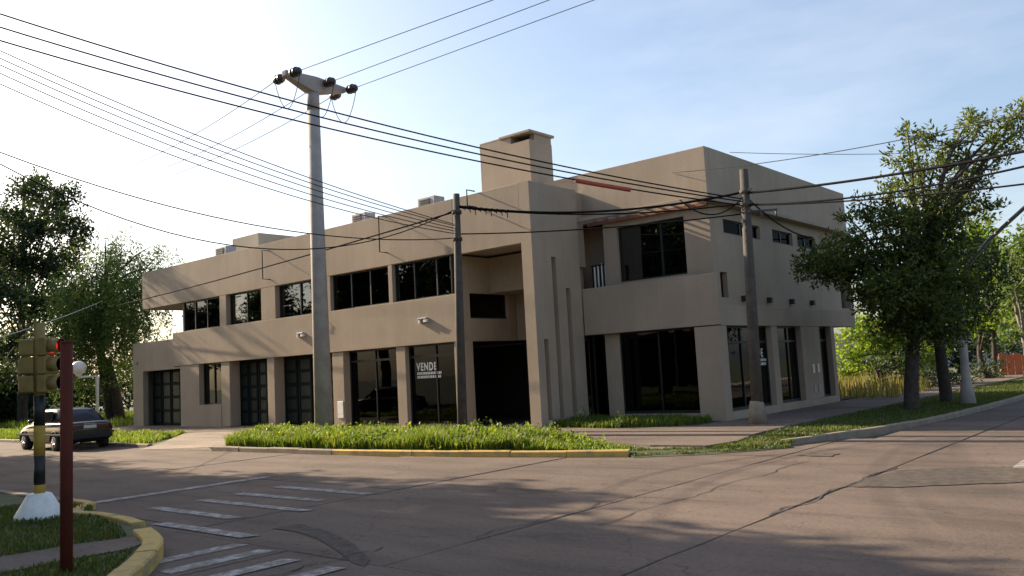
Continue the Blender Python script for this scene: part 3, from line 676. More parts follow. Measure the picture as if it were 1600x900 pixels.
for q in (.35,.7): MB().tube([zb_+Vector((q,.04+q*.3,-.2)),zb_+Vector((q,.04+q*.3,-.04))],.022,6).build('bar_hanger','acgrille',bar)
# two poles out of frame that carry the far ends
P4 = Vector((-19.3,5.25,.1)); r4 = root('utility_pole', P4, 'concrete power pole on the near corner block, left of the picture', 'power pole')
MB().tube([P4,P4+Vector((0,0,12.2))],[.24,.15],16).build('shaft','concrete',r4); 
m = MB(); m.box(-19.4,-19.2,4.0,6.6,11.2,11.4); m.build('crossarm','concrete',r4)
P5 = Vector((6.2,18.2,.1)); r5 = root('utility_pole', P5, 'weathered pole across the side street, right of the picture', 'power pole')
MB().tube([P5,P5+Vector((0,0,8.6))],[.16,.11],14).build('shaft','wood',r5)
def wire(name, a, c, sag, r, label, mat='wire', cat='cable', group=None, n=26, seg=5):
    a = Vector(a); c = Vector(c); m = MB()
    m.tube([a.lerp(c,t)+Vector((0,0,-4*sag*t*(1-t))) for t in [i/n for i in range(n+1)]], r, seg)
    return tag(m.build(name, mat), label, cat, group)
def W4(y): return GX(-85, y, -19.3)       # on the out-of-frame pole, seen at height y
gA = 'three spans from the near corner to the side pole'
for i, (yl, ye) in enumerate([(-6,312),(16,316),(38,322)]):
    w_ = wire('power_cable', W4(yl), at3(ye), .42, .019, ['uppermost of three parallel cables crossing the chimney','middle of three parallel cables crossing the chimney','lowest of three parallel cables crossing the chimney'][i], group=gA)
# red sleeve on the lowest of them
def on(a, c, sag, t): return a.lerp(c,t)+Vector((0,0,-4*sag*t*(1-t)))
a_, c_ = W4(38), at3(322)
def tfor(xp):
    best = min((abs(800+FPX*((on(a_,c_,.42,i/400)-CAM).dot(CR))/max(.1,(on(a_,c_,.42,i/400)-CAM).dot(_f))-xp), i/400) for i in range(401)); return best[1]
t0, t1 = tfor(898), tfor(985)
m = MB(); m.tube([on(a_,c_,.42,t0+(t1-t0)*i/6)+Vector((0,0,-.02)) for i in range(7)],.055,10); tag(m.build('cable_sleeve','redpipe'),'red plastic sleeve round a cable in front of the upper block','sleeve')
gB = 'thin service wires fanning to the slim pole'
for i, (yl, ye) in enumerate([(40,352),(52,354),(62,358),(75,362),(92,366)]):
    wire('service_wire', W4(yl), at2(ye), .30+.05*i, .013, ['uppermost','second from the top','middle','second from the bottom','lowest'][i]+' of five thin wires fanning from upper left to the slim pole', 'thinwire', 'wire', gB)
wire('bundled_cable', W4(205), at2(372), .75, .015, 'thick black cable from the left reaching the slim pole below its top')
wire('bundled_cable', W4(208), at2(326), 1.75, .015, 'thick black cable from the left sagging lowest over the facade')
wire('bundled_cable', at2(330), GX(222,461,-41)+Vector((-30,0,-.2)), .5, .026, 'thick black cable running along the facade to the left from the slim pole')
bundle = wire('bundled_cable', at2(322), at3(300), .35, .034, 'twisted black cable from the slim pole top to the side pole')
wire('bundled_cable', at2(324), at3(318), .25, .022, 'black cable just under the twisted one, slim pole to side pole')
wire('bundled_cable', at2(366), at3(334), .12, .02, 'lowest black cable between the slim pole and the side pole')
for i in range(9):      # hangers on the cable bundle beside the slim pole
    p = on(at2(322), at3(300), .35, .03+.02*i)
    m = MB(); m.tube([p, p+Vector((.02,0,-.10-.05*(i%3)))],.014,5); m.tube([p+Vector((-.06,0,-.02)),p+Vector((.06,0,.0))],.04,6)
    m.build('cable_clip','wire',bundle)
def W5(y): return GY(1720, y, 18.2)
wire('bundled_cable', at3(302), W5(212), .12, .032, 'thick black cable from the side pole to upper right, the upper one', group='cables to the right')
wire('bundled_cable', at3(320), W5(230), .25, .024, 'black cable from the side pole to the right, the middle one', group='cables to the right')
wire('bundled_cable', at3(321), W5(272), .12, .02, 'black cable from the side pole to the right, the lowest one', group='cables to the right')
wire('bundled_cable', at3(306), Vector((UX+.02,30.0,6.0)), .25, .024, 'black service cable dropping from the side pole to the clerestory wall')
wire('service_wire', GY(1050,270,UY-.02), W5(150), .2, .011, 'thin wire rising from the upper block to the top right', 'thinwire', 'wire')
wire('service_wire', GX(1140,238,UX-.5), GY(1720,222,33), .2, .010, 'thin level wire behind the crown of the right tree', 'thinwire', 'wire')
m = MB(); p_ = at3(304); e_ = GY(1062,312,P3.y-.3); s_ = [p_.lerp(e_, t) for t in [i/12 for i in range(13)]]
m.tube([v+Vector((0,0,-1.9*t*(1-t))) for v, t in zip(s_, [i/12 for i in range(13)])],.02,5); tag(m.build('slack_loop','wire'),'slack black cable loop hanging left of the side pole','cable')
gE = 'bare conductors on the concrete crossarm'
nm = {'a':'far','b':'middle','c':'near'}
for k, (xr, yr), (xl, yl) in (('a',(770,0),(200,250)),('b',(858,0),(230,262)),('c',(928,0),(255,268))):
    R_ = GZ(xr,yr,ARMZ+.1); d_ = R_-ins[k+'R']; wire('conductor', ins[k+'R'], ins[k+'R']+d_*2.6, .0, .011, nm[k]+' conductor leaving the crossarm to the upper right', 'thinwire', 'wire', gE)
    L_ = GZ(xl,yl,ARMZ-.2); d_ = L_-ins[k+'L']; wire('conductor', ins[k+'L'], ins[k+'L']+d_*1.3, .4, .012, nm[k]+' conductor leaving the crossarm to the lower left', 'thinwire', 'wire', gE)
wire('guy_wire', W4(560)+Vector((0,0,.1)), GX(160,470,-42), .1, .012, 'pale glinting wire passing behind the traffic signal', 'steel', 'wire')

# ================================================================== STREET THINGS
# traffic signal
T = Vector((-13.23,4.9,.11))
ts = root('traffic_signal', T, 'yellow traffic signal with red light on a black and yellow striped pole with white foot', 'traffic light')
def yz(y): return GY(62,y,4.9).z
MB().tube([T,T+Vector((0,0,.06)),Vector((T.x,T.y,yz(772))),Vector((T.x,T.y,yz(770)))],[.33,.32,.16,.12],14).build('foot','white',ts,.0)
zs = [yz(772),yz(757),yz(712),yz(665),yz(618),yz(505)]
for i, (a, c) in enumerate(zip(zs[:-1], zs[1:])):
    MB().tube([(T.x,T.y,a),(T.x,T.y,c)],.075,14).build('pole_band', ('sigyellow' if i == 4 else 'yellow') if i in (0,2,4) else 'black', ts)
def head(center, d, lit, lab=None):
    d = Vector((d[0],d[1],0)).normalized(); n = Vector((-d.y,d.x,0)); s = .25
    for k in range(3):
        c = Vector(center)+Vector((0,0,(1-k)*s*1.06)); m = MB(); vs = []
        for dd, w in ((-.085,.095),(-.07,.118),(.06,.122),(.075,.11)):
            for sw, z in ((-1,-1),(1,-1),(1,1),(-1,1)): vs.append(tuple(c+d*dd+n*w*sw+Vector((0,0,z*(w+.005)))))
        fs = [(q*4+j,q*4+(j+1)%4,(q+1)*4+(j+1)%4,(q+1)*4+j) for q in range(3) for j in range(4)]+[(3,2,1,0),(12,13,14,15)]
        m.add(vs, fs); h = m.build('signal_section','sigyellow',ts,.012)
        # visor: open tube cut away underneath
        v = MB(); seg = 18; vs = []
        for dd in (.07,.25):
            for q in range(seg+1):
                th = rad(-55+ (290)*q/seg); L_ = dd
                vs.append(tuple(c+d*L_+n*(.106*math.cos(th))+Vector((0,0,.106*math.sin(th)))))
        vs2 = []
        for dd in (.25,.07):
            for q in range(seg+1):
                th = rad(-55+290*q/seg); vs2.append(tuple(c+d*dd+n*(.099*math.cos(th))+Vector((0,0,.099*math.sin(th)))))
        allv = vs+vs2; w_ = seg+1
        fs = [(r_*w_+q,r_*w_+q+1,((r_+1)%4)*w_+q+1,((r_+1)%4)*w_+q) for r_ in range(4) for q in range(seg)]
        v.add(allv, fs, True); vo_ = v.build('visor',['sigyellow','black'],h)
        for pi, pg_ in enumerate(vo_.data.polygons): pg_.material_index = 1 if pi >= seg*2 and pi < seg*3 else 0
        le = MB(); le.tube([c+d*.07,c+d*.105,c+d*.12],[.098,.088,.045],16); le.build('lens','redlit' if lit and k == 0 else 'dlens',h)
hz = (yz(530)+yz(612))/2
fwd = Vector((.86,.50,0)).normalized()
head((T.x+.12*CR.x+.03,T.y+.12*CR.y-.02,hz), (.86,.42), True)
head((T.x-.15*CR.x,T.y-.15*CR.y,hz), (-.55,.83), False)
for dz_ in (.32,-.32): MB().box(T.x-.12,T.x+.12,T.y-.03,T.y+.03,hz+dz_-.02,hz+dz_+.02).build('mount_bracket','black',ts)
# red post
RP = Vector((-8.95,3.56,.11)); rt = GY(104,536,3.56)
rp_ = root('red_post', RP, 'plain round dark red steel post standing in the near corner grass', 'post')
MB().tube([RP-Vector((0,0,.1)),Vector((rt.x,rt.y,rt.z))],.058,16).build('tube','redpost',rp_)
MB().tube([Vector((rt.x,rt.y,rt.z)),Vector((rt.x,rt.y,rt.z+.02))],[.062,.05],16).build('cap','redpost',rp_)
# globe lamp
gb = GX(123,575,-35); gp_ = GX(152,588,-35); 
gl = root('globe_lamp', (gp_.x,gp_.y,.09), 'white opal globe lamp on a cranked white post behind the car', 'lamp')
MB().tube([(gp_.x,gp_.y,.09),(gp_.x,gp_.y,gp_.z),(gb.x,gb.y,gp_.z),(gb.x,gb.y,gb.z-.18)],.06,10).build('post','white',gl)
MB().sphere(gb,.28,20,12).build('globe','globe',gl); MB().tube([gb-Vector((0,0,.34)),gb-Vector((0,0,.24))],[.08,.12],12).build('collar','white',gl)
# street light on the right: post with long arm
SL = Vector(GZ(1513,630,.12)); SLt = GY(1497,440,SL.y); 
sl = root('street_light', SL, 'pale street light post with a flared foot and long raised arm at the side verge', 'street light')
MB().tube([SL-Vector((0,0,.1)),SL+Vector((0,0,.5)),SL+Vector((0,0,.75)),SLt],[.24,.17,.125,.095],16).build('post','concrete',sl)
e1 = GY(1545,375,SL.y-.6); e2 = GY(1600,325,SL.y-1.6); e3 = GY(1640,296,SL.y-2.3)
MB().tube([SLt-Vector((0,0,.05)),GY(1512,415,SL.y-.2),e1,e2,e3],[.075,.07,.06,.055,.05],10).build('arm','steel',sl)
MB().tube([e3,e3+(e3-e2).normalized()*.3,e3+(e3-e2).normalized()*.7],[.06,.12,.05],12).build('lantern','acbody',sl)

# ---- parked car (local x forward)
car = root('parked_car', (-31.0,12.28,0), 'black four-door sedan parked at the kerb, tail towards the crossing', 'car')
car.rotation_euler = (0,0,math.pi)
def loft(secs, name, mat, parent=car, smooth=True, mi=None):
    m = MB(); n = len(secs[0]); vs = [v for s in secs for v in s]
    fs = [(q*n+j,(q+1)*n+j,(q+1)*n+(j+1)%n,q*n+(j+1)%n) for q in range(len(secs)-1) for j in range(n)]+[tuple(range(n)),tuple((len(secs)-1)*n+j for j in range(n-1,-1,-1))]
    m.add(vs, fs, smooth); o = m.build(name, mat, parent, local=True)
    return o
def csec(x, w, zb, zt, sh):    # lower-body section: bottom, sill, belt, shoulder
    h = [(w*.86,zb),(w*.97,zb+.10),(w,zb+.32),(w*.985,zt-.16),(w*.93,zt-.04),(w*.80,zt)]
    return [(x,y,z) for y, z in h]+[(x,-y,z) for y, z in h[::-1]]
L = [(-2.02,.70,.42,.72,0),(-1.98,.76,.30,.86,0),(-1.85,.81,.24,.93,0),(-1.4,.83,.20,.95,0),(-.6,.835,.19,.94,0),(.3,.835,.19,.92,0),(.95,.83,.20,.90,0),(1.45,.81,.22,.84,0),(1.85,.77,.26,.74,0),(2.02,.70,.34,.62,0)]
body = loft([csec(*t) for t in L], 'body', 'carpaint'); 
for md in (('sub',2),):
    ss_ = body.modifiers.new('subsurf','SUBSURF'); ss_.levels = 2; ss_.render_levels = 2
def gsec(x, w0, w1, z0, z1):
    h = [(w0,z0),(w0*.99,z0+.04),(w1*1.04,z1-.08),(w1*.9,z1-.01),(w1*.5,z1+.012)]
    return [(x,y,z) for y, z in h]+[(x,-y,z) for y, z in h[::-1]]
cab = loft([gsec(-1.52,.70,.68,.90,.93),gsec(-1.0,.74,.60,.90,1.31),gsec(-.75,.75,.60,.90,1.37),gsec(0,.76,.61,.90,1.385),gsec(.35,.76,.60,.89,1.345),gsec(1.05,.72,.68,.86,.90)],'cabin','carpaint')
def quad(name, mat, pts, parent):
    m = MB(); m.add(pts, [(0,1,2,3)]); return m.build(name, mat, parent, local=True)
for sgn in (-1,1):
    for a, bq, nm_ in (((.02,.78),(.02,.32),'side_window'),((-.92,-.04),(-.86,-.04),'side_window')):
        y0_, y1_ = .765*sgn, .648*sgn
        pts = [(a[0],y0_,.955),(a[1],y0_,.955 if a[1]>.5 else .955),(bq[1],y1_,1.28),(bq[0],y1_,1.285)]
        quad(nm_,'carglass', pts if sgn < 0 else pts[::-1], cab)
    m = MB(); m.box(-1.95,1.9,.815*sgn-.012,.815*sgn+.03*sgn+.012,.50,.56); m.build('side_moulding','tyre',body,.01,local=True)
    for x in (.05,-.85): 
        m = MB(); m.box(x,x+.18,.835*sgn-.015,.835*sgn+.015,.80,.83); m.build('door_handle','chrome',body,.006,local=True)
    m = MB(); m.sphere((.62,.86*sgn,.97),.09,10,6,(.7,1,.75)); m.build('wing_mirror','carpaint',body,local=True)
    m = MB(); m.box(-2.035,-1.90,.42*sgn-.22,.42*sgn+.24,.68,.82); m.build('tail_light','redlens',body,.02,local=True)
    for x in (-1.28,1.28):
        m = MB(); m.tube([(x,.70*sgn-.09*sgn,.29),(x,.70*sgn-.085*sgn,.29),(x,.835*sgn-.02*sgn,.29),(x,.835*sgn,.29)],[.2,.29,.29,.26],22); wh = m.build('wheel','tyre',car,local=True)
        m = MB(); m.tube([(x,.82*sgn,.29),(x,.842*sgn,.29)],[.19,.17],20); rm = m.build('rim','rim',wh,local=True)
        for k in range(5):
            th = k*2*math.pi/5; m = MB(); m.tube([(x+.05*math.cos(th),.845*sgn,.29+.05*math.sin(th)),(x+.17*math.cos(th),.845*sgn,.29+.17*math.sin(th))],.02,5); m.build('spoke','rim',rm,local=True)
        m = MB(); m.tube([(x+.335*math.cos(t),.826*sgn,.30+.335*math.sin(t)) for t in [math.pi*i/12 for i in range(13)]],.03,6); m.build('wheel_arch','tyre',body,local=True)
quad('rear_window','carglass',[(-1.47,.60,.955),(-1.47,-.60,.955),(-1.045,-.53,1.292),(-1.045,.53,1.292)],cab)
quad('windscreen','carglass',[(1.0,-.62,.93),(1.0,.62,.93),(.40,.54,1.325),(.40,-.54,1.325)],cab)
m = MB(); m.box(-2.10,-1.9,-.72,.72,.36,.54); m.build('rear_bumper','tyre',body,.04,local=True)
m = MB(); m.box(1.9,2.09,-.70,.70,.34,.52); m.build('front_bumper','tyre',body,.04,local=True)
m = MB(); m.box(-2.045,-2.025,-.2,.2,.70,.80); pl = m.build('number_plate','plate',body,local=True)
m = MB(); m.box(-2.03,-2.015,-.2,.2,.83,.85); m.build('boot_trim','chrome',body,local=True)
m = MB(); m.tube([(-2.1,.38,.24),(-1.8,.38,.24)],.03,8); m.build('exhaust_pipe','chrome',body,local=True)

# ================================================================== VEGETATION
def leaves_from(pos, axis, k, L, Wd, spread, rg):
    """sprigs: at pos (n,3) with axis (n,3) -> k leaflets each, returns verts, faces"""
    n = len(pos); ax = axis/np.linalg.norm(axis, axis=1, keepdims=True)
    P = np.repeat(pos, k, 0); A = np.repeat(ax, k, 0)
    rd = rg.normal(size=(n*k,3)); dirv = A*(1-spread)+rd*spread; dirv /= np.linalg.norm(dirv,axis=1,keepdims=True)
    st = P + A*(rg.uniform(0,1.,(n*k,1))*L*1.6) + rg.normal(size=(n*k,3))*L*.25
    side = np.cross(dirv, rg.normal(size=(n*k,3))); side /= np.linalg.norm(side,axis=1,keepdims=True)+1e-9
    l = L*rg.uniform(.65,1.25,(n*k,1)); w = Wd*rg.uniform(.7,1.2,(n*k,1))
    nrm = np.cross(dirv, side)
    v = np.stack([st, st+dirv*l*.45+side*w*.5+nrm*w*.12, st+dirv*l, st+dirv*l*.45-side*w*.5+nrm*w*.12], 1).reshape(-1,3)
    f = np.arange(n*k*4).reshape(-1,4); return v, f
def bez(a, c, mid, n=6):
    return [a*(1-t)**2+mid*2*t*(1-t)+c*t*t for t in [i/n for i in range(n+1)]]
def make_tree(name, label, cat, base, trunk, clumps, leafmat, barkmat='bark', dens=150, k=6, L=.12, Wd=.05, spread=.75, droop=0., group=None, seed=1, limb=.06, fork=.5, shell=.35, lean_up=.3, dens2=None):
    rg = np.random.default_rng(seed); rn = random.Random(seed)
    base = Vector(base); r_ = root(name, base, label, cat, group)
    m = MB(); pts = [Vector(p) for p, _ in trunk]; rs = [q for _, q in trunk]
    m.tube([pts[0]-Vector((0,0,.15))]+pts, [rs[0]*1.35]+rs, 12)
    V = []; F = []; off = 0
    for (c, rr) in clumps:
        c = Vector(c); rx = rr if hasattr(rr,'__len__') else (rr,rr,rr*.8)
        i = min(len(pts)-1, max(0, int(len(pts)*fork)+rn.randrange(0, max(1,len(pts)-int(len(pts)*fork)))))
        # start on the trunk below the clump
        cand = [j for j in range(len(pts)) if j >= int(len(pts)*fork) and pts[j].z < c.z+.2] or [int(len(pts)*fork)]
        j = rn.choice(cand); a = pts[j]; mid = a.lerp(c,.45)+Vector((rn.uniform(-.2,.2),rn.uniform(-.2,.2),.18*(c-a).length))
        m.tube(bez(a,c,mid,6), [min(rs[j]*.8,limb)*(1-.72*t/6) for t in range(7)], 6)
        n = int((dens if dens2 is None or c.z < dens2[0] else dens*dens2[1])*(rx[0]*rx[1]*rx[2])**(2/3)/.8)+8
        d = rg.normal(size=(n,3)); d /= np.linalg.norm(d,axis=1,keepdims=True)
        u_ = (shell+(1-shell)*rg.uniform(0,1,(n,1)))*rg.uniform(.75,1.18,(n,1))
        pos = np.array(c)+d*u_*np.array(rx); ax = d*.8+np.array([0,0,lean_up])-np.array([0,0,droop])+rg.normal(size=(n,3))*.3
        for q in range(min(9, n)):
            p = Vector(pos[q]); m.tube([c, c.lerp(p,.5)+Vector((0,0,.04)), p],[.016,.011,.006],4,True,False)
        v, f = leaves_from(pos, ax, k, L, Wd, spread, rg); V.append(v); F.append(f+off); off += len(v)
    m.build('trunk', barkmat, r_)
    me = fast_mesh('crown', np.concatenate(V)-np.array(base), np.concatenate(F), leafmat)
    o = bpy.data.objects.new('crown', me); col.objects.link(o); o.parent = r_
    return r_
def pxclumps(lst, depth, jit, seed, zs=.8):
    rn = random.Random(seed); out = []
    for t in lst:
        x, y, rp = t[:3]; d = depth+(t[3] if len(t) > 3 else rn.uniform(-jit,jit)); r = rp*d/FPX
        if seed == 3 and y < 320: r *= .86
        out.append((GD(x,y,d),(r,r,r*zs)))
    return out
# right foreground ash tree
tb_ = GZ(1425,640,.09); D = depth_of(tb_)
trk = [(tb_,.23),(GD(1424,600,D),.20),(GD(1426,545,D),.19),(GD(1430,500,D),.17),(GD(1440,440,D),.14),(GD(1450,380,D),.11),(GD(1462,320,D),.085),(GD(1475,270,D),.06),(GD(1490,230,D),.035)]
cl = [(1300,405,30),(1268,412,24),(1330,385,32),(1340,425,34),(1375,410,46),(1365,460,38),(1405,455,48),(1420,395,52),(1450,430,52),(1455,480,50),(1490,455,46),(1480,390,52),(1500,330,42),(1470,330,44),(1440,345,42),(1405,350,36),(1380,330,24),(1360,345,22),(1345,318,15),(1325,340,14),(1390,292,20),(1415,300,26),(1440,285,28),(1460,262,26),(1425,262,20),(1402,252,18),(1430,226,18),(1455,216,20),(1418,206,11),(1480,240,24),(1500,220,24),(1515,190,20),(1530,200,16),(1510,258,28),(1525,285,24),(1500,290,30),(1545,240,14),(1555,228,18),(1570,240,14),(1585,185,20),(1560,190,12),(1598,170,16),(1545,325,17),(1575,222,16),(1600,200,22),(1420,520,34),(1480,515,34),(1395,500,34),(1350,470,22),(1310,430,22),(1290,435,14),(1256,418,12),(1540,262,12)]
make_tree('ash_tree','large leafy ash tree at the side kerb, crown reaching over the building corner','tree',tb_,trk,pxclumps(cl,D,.9,3),'ash',dens=250,dens2=(GD(1430,345,D).z,.62),k=8,L=.165,Wd=.062,spread=.55,seed=5,limb=.07,fork=.35,shell=.15)
tb2 = GZ(1480,629,.09); D2 = depth_of(tb2)
make_tree('street_tree','darker verge tree behind the ash tree, trunk beside the street light','tree',tb2,[(tb2,.2),(GD(1473,580,D2),.18),(GD(1466,520,D2),.15),(GD(1462,470,D2),.12),(GD(1460,420,D2),.08)],
   pxclumps([(1440,480,45),(1480,500,50),(1520,470,45),(1500,420,50),(1550,430,36),(1460,440,40),(1530,400,34)],D2+.8,.8,4),'dark',dens=170,k=6,L=.15,Wd=.06,seed=6,fork=.5)
# sunlit lime trees farther along
def bgtree(x, ybase, depth, crown, mat, label, name='background_tree', seed=1, dens=105, L=.26, Wd=.11, barkm='bark', tr=.14, group='trees beyond the building', k=5, zs=.7, jit=1.3):
    bp0 = GD(x,ybase,depth); bp0 = Vector((bp0.x,bp0.y,.05)); cc = pxclumps(crown,depth,jit,seed,zs)
    top_ = max(c.z for c, _ in cc); trk = [(bp0,tr)]+[(Vector((bp0.x+.15*math.sin(i+seed),bp0.y,top_*i/6*.95)),tr*(1-.13*i)) for i in range(1,7)]
    return make_tree(name,label,'tree',bp0,trk,cc,mat,barkm,dens=dens,k=k,L=L,Wd=Wd,seed=seed,fork=.35,limb=.07,group=group,shell=.1)
bgtree(1395,590,40,[(1330,560,26),(1360,545,30),(1340,585,20),(1395,545,34),(1420,575,28),(1350,515,34),(1400,505,36),(1445,560,34),(1315,590,14),(1440,520,34),(1325,525,22),(1370,582,18)],'lime','bright lime green tree low between building corner and ash trunk',seed=11)
bgtree(1552,560,44,[(1520,380,40),(1555,400,44),(1540,440,44),(1500,440,34),(1580,450,40),(1560,500,34),(1530,360,24),(1590,410,34),(1510,500,30)],'lime','lime green tree behind the raised street light arm',seed=12)
bgtree(1600,565,38,[(1600,400,36),(1620,440,44),(1590,470,36),(1600,510,30),(1575,430,26),(1640,400,40),(1610,370,24),(1580,530,18)],'willow','pale barked tree at the right picture edge',seed=13,barkm='barkpale')
bgtree(1500,590,55,[(1480,520,44),(1520,540,40),(1550,540,34),(1450,540,40),(1500,560,30),(1585,545,26)],'dark','dark tree far behind the street light',seed=14,dens=50,L=.3,Wd=.13)
bgtree(1540,600,48,[(1530,490,34),(1560,480,34),(1545,530,26),(1510,500,24)],'dark','dark narrow tree left of the orange fence',seed=15,tr=.2)
# left trees
bgtree(35,640,50,[(45,300,34),(85,320,40),(20,340,40),(60,360,52),(105,350,32),(115,385,22),(125,355,14),(30,410,50),(80,420,46),(10,460,44),(50,480,50),(95,470,36),(20,540,44),(70,540,40),(110,300,16),(130,372,14),(-20,380,50),(-25,450,50),(60,285,20),(100,410,28),(40,590,38),(85,590,34),(0,590,34)],'dark','tall dark evergreen tree at the left picture edge','evergreen_tree',seed=21,dens=120,L=.25,Wd=.12,tr=.3,jit=4.,group='trees left of the building')
bgtree(175,650,62,[(165,620,44),(210,610,38),(200,575,34),(130,610,40)],'dark','dark shrubby tree in the gap behind the low wing',seed=22,dens=55,L=.35,Wd=.15,group='trees left of the building')
bgtree(-40,640,60,[(-40,420,80),(-60,520,80),(0,560,60),(-20,610,50),(60,610,50),(120,620,40)],'dark','broad dark tree beyond the left picture edge',seed=23,dens=50,L=.4,Wd=.18,group='trees left of the building')
# weeping willow: hanging strands
def willow():
    bp0 = GZ(178,652,.09); bp0 = GD(178,652,46.); bp0.z = .05; D_ = 46.; rg = np.random.default_rng(31); rn = random.Random(31)
    r_ = root('willow_tree', bp0, 'weeping willow with light green hanging strands left of the low wing', 'tree', 'trees left of the building')
    m = MB(); tp = [bp0,GD(165,600,D_),GD(156,545,D_),GD(158,500,D_),GD(165,460,D_)]
    m.tube(tp,[.34,.26,.22,.19,.15],10)
    m.tube([bp0+Vector((.6,.1,0)),GD(180,610,D_),GD(168,560,D_)],[.3,.24,.16],10)
    V = []; F = []; off = 0
    tops = [(110,440),(130,430),(150,420),(175,390),(190,400),(165,375),(205,430),(225,400),(238,385),(245,420),(215,450),(185,440),(120,470),(140,460),(100,450),(230,450),(250,440),(160,430),(200,480),(135,500),(225,490),(110,490),(180,500),(245,400),(155,470)]
    for x, y in tops:
        d_ = D_+rn.uniform(-2,2); c = GD(x,y,d_); j = rn.choice([2,3,4]); a = tp[j]
        m.tube(bez(a,c,a.lerp(c,.4)+Vector((0,0,1.0)),6),[.09*(1-.8*t/6) for t in range(7)],5)
        ns = 26
        for q in range(ns):
            s0 = np.array(c)+rg.normal(size=3)*np.array([.75,.75,.45]); ln = rg.uniform(1.0,4.2)*(1. if y > 410 else .6)*(1 if x < 222 else .28); n = max(3,int(ln*13))
            t = np.linspace(0,1,n)[:,None]; out = rg.normal(size=3)*.35; out[2] = 0
            pos = s0+out*t*1.5-np.array([0,0,1])*t*ln+rg.normal(size=(n,3))*.05
            v, f = leaves_from(pos, np.tile([0,0,-1.],(n,1))+rg.normal(size=(n,3))*.5, 3, .22, .055, .5, rg); V.append(v); F.append(f+off); off += len(v)
    m.build('trunk','bark',r_)
    me = fast_mesh('crown',np.concatenate(V)-np.array(bp0),np.concatenate(F),'willow'); o = bpy.data.objects.new('crown',me); col.objects.link(o); o.parent = r_
willow()
# street trees outside the picture on the near pavement: they shade the crossing
src = None
def nbtree(x, y, h, r, label, seed):
    rn = random.Random(seed); bp0 = Vector((x,y,.1)); cc = []
    for i in range(26):
        th = rn.uniform(0,6.28); q = r*math.sqrt(rn.uniform(0,1)); z = h*.36+(h*.6)*rn.uniform(0,1)*(1-.55*(q/r)**2)
        cc.append((Vector((x+q*math.cos(th),y+q*math.sin(th),z)),(1.15,1.15,.9)))
    trk = [(bp0,.28),(Vector((x,y,1.5)),.24),(Vector((x+.1,y,2.8)),.22),(Vector((x,y+.1,4.2)),.17),(Vector((x,y,h*.7)),.1)]
    return make_tree('street_tree',label,'tree',bp0,trk,cc,'dark',dens=130,k=6,L=.26,Wd=.13,seed=seed,fork=.4,group='street trees on the near pavement',shell=.1)
t1 = nbtree(-24,2.2,10,2.9,'broad street tree on the near pavement nearest the crossing, left of the picture',41)
def tcopy(src, x, y, s, rz, label):
    c = copy_tree(src); c.location = (x,y,.1); c.scale = (s,s,s); c.rotation_euler = (0,0,rz); c['label'] = label; return c
t1.location = (-24.8,2.0,.1); t1.scale = (1.4,1.4,1.52)
tcopy(t1,-30,2.6,1.5,1.1,'second street tree along the near pavement, left of the picture')
tcopy(t1,-40.5,4.2,1.3,2.3,'third street tree along the near pavement, left of the picture')
tcopy(t1,-51,4.0,1.0,3.6,'fourth street tree along the near pavement, far left of the picture')
tcopy(t1,-61,3.0,1.0,4.4,'fifth street tree along the near pavement, far left of the picture')
tcopy(t1,-19,-1.4,1.42,5.2,'street tree on the near block beside the side street, behind the viewer')
tcopy(t1,-28,-5.5,1.35,.5,'garden tree on the near block set back from the street')
tcopy(t1,-12,-9,1.4,.9,'broad unseen tree added behind the viewer on the near block to darken the foreground')  # added out of view; its crown cuts sky light on the near road
tcopy(t1,7.5,-6,1.3,2.7,'unseen tree added behind the viewer on the opposite corner to darken the foreground')  # also added, to hold sky light off the foreground
tcopy(t1,9,44,1.1,2.0,'unseen tree added across the side street for the side window reflections')  # this and the next added unseen, for the side glazing to reflect
tcopy(t1,9.5,55,1.15,3.0,'second unseen tree added across the side street for the side window reflections')

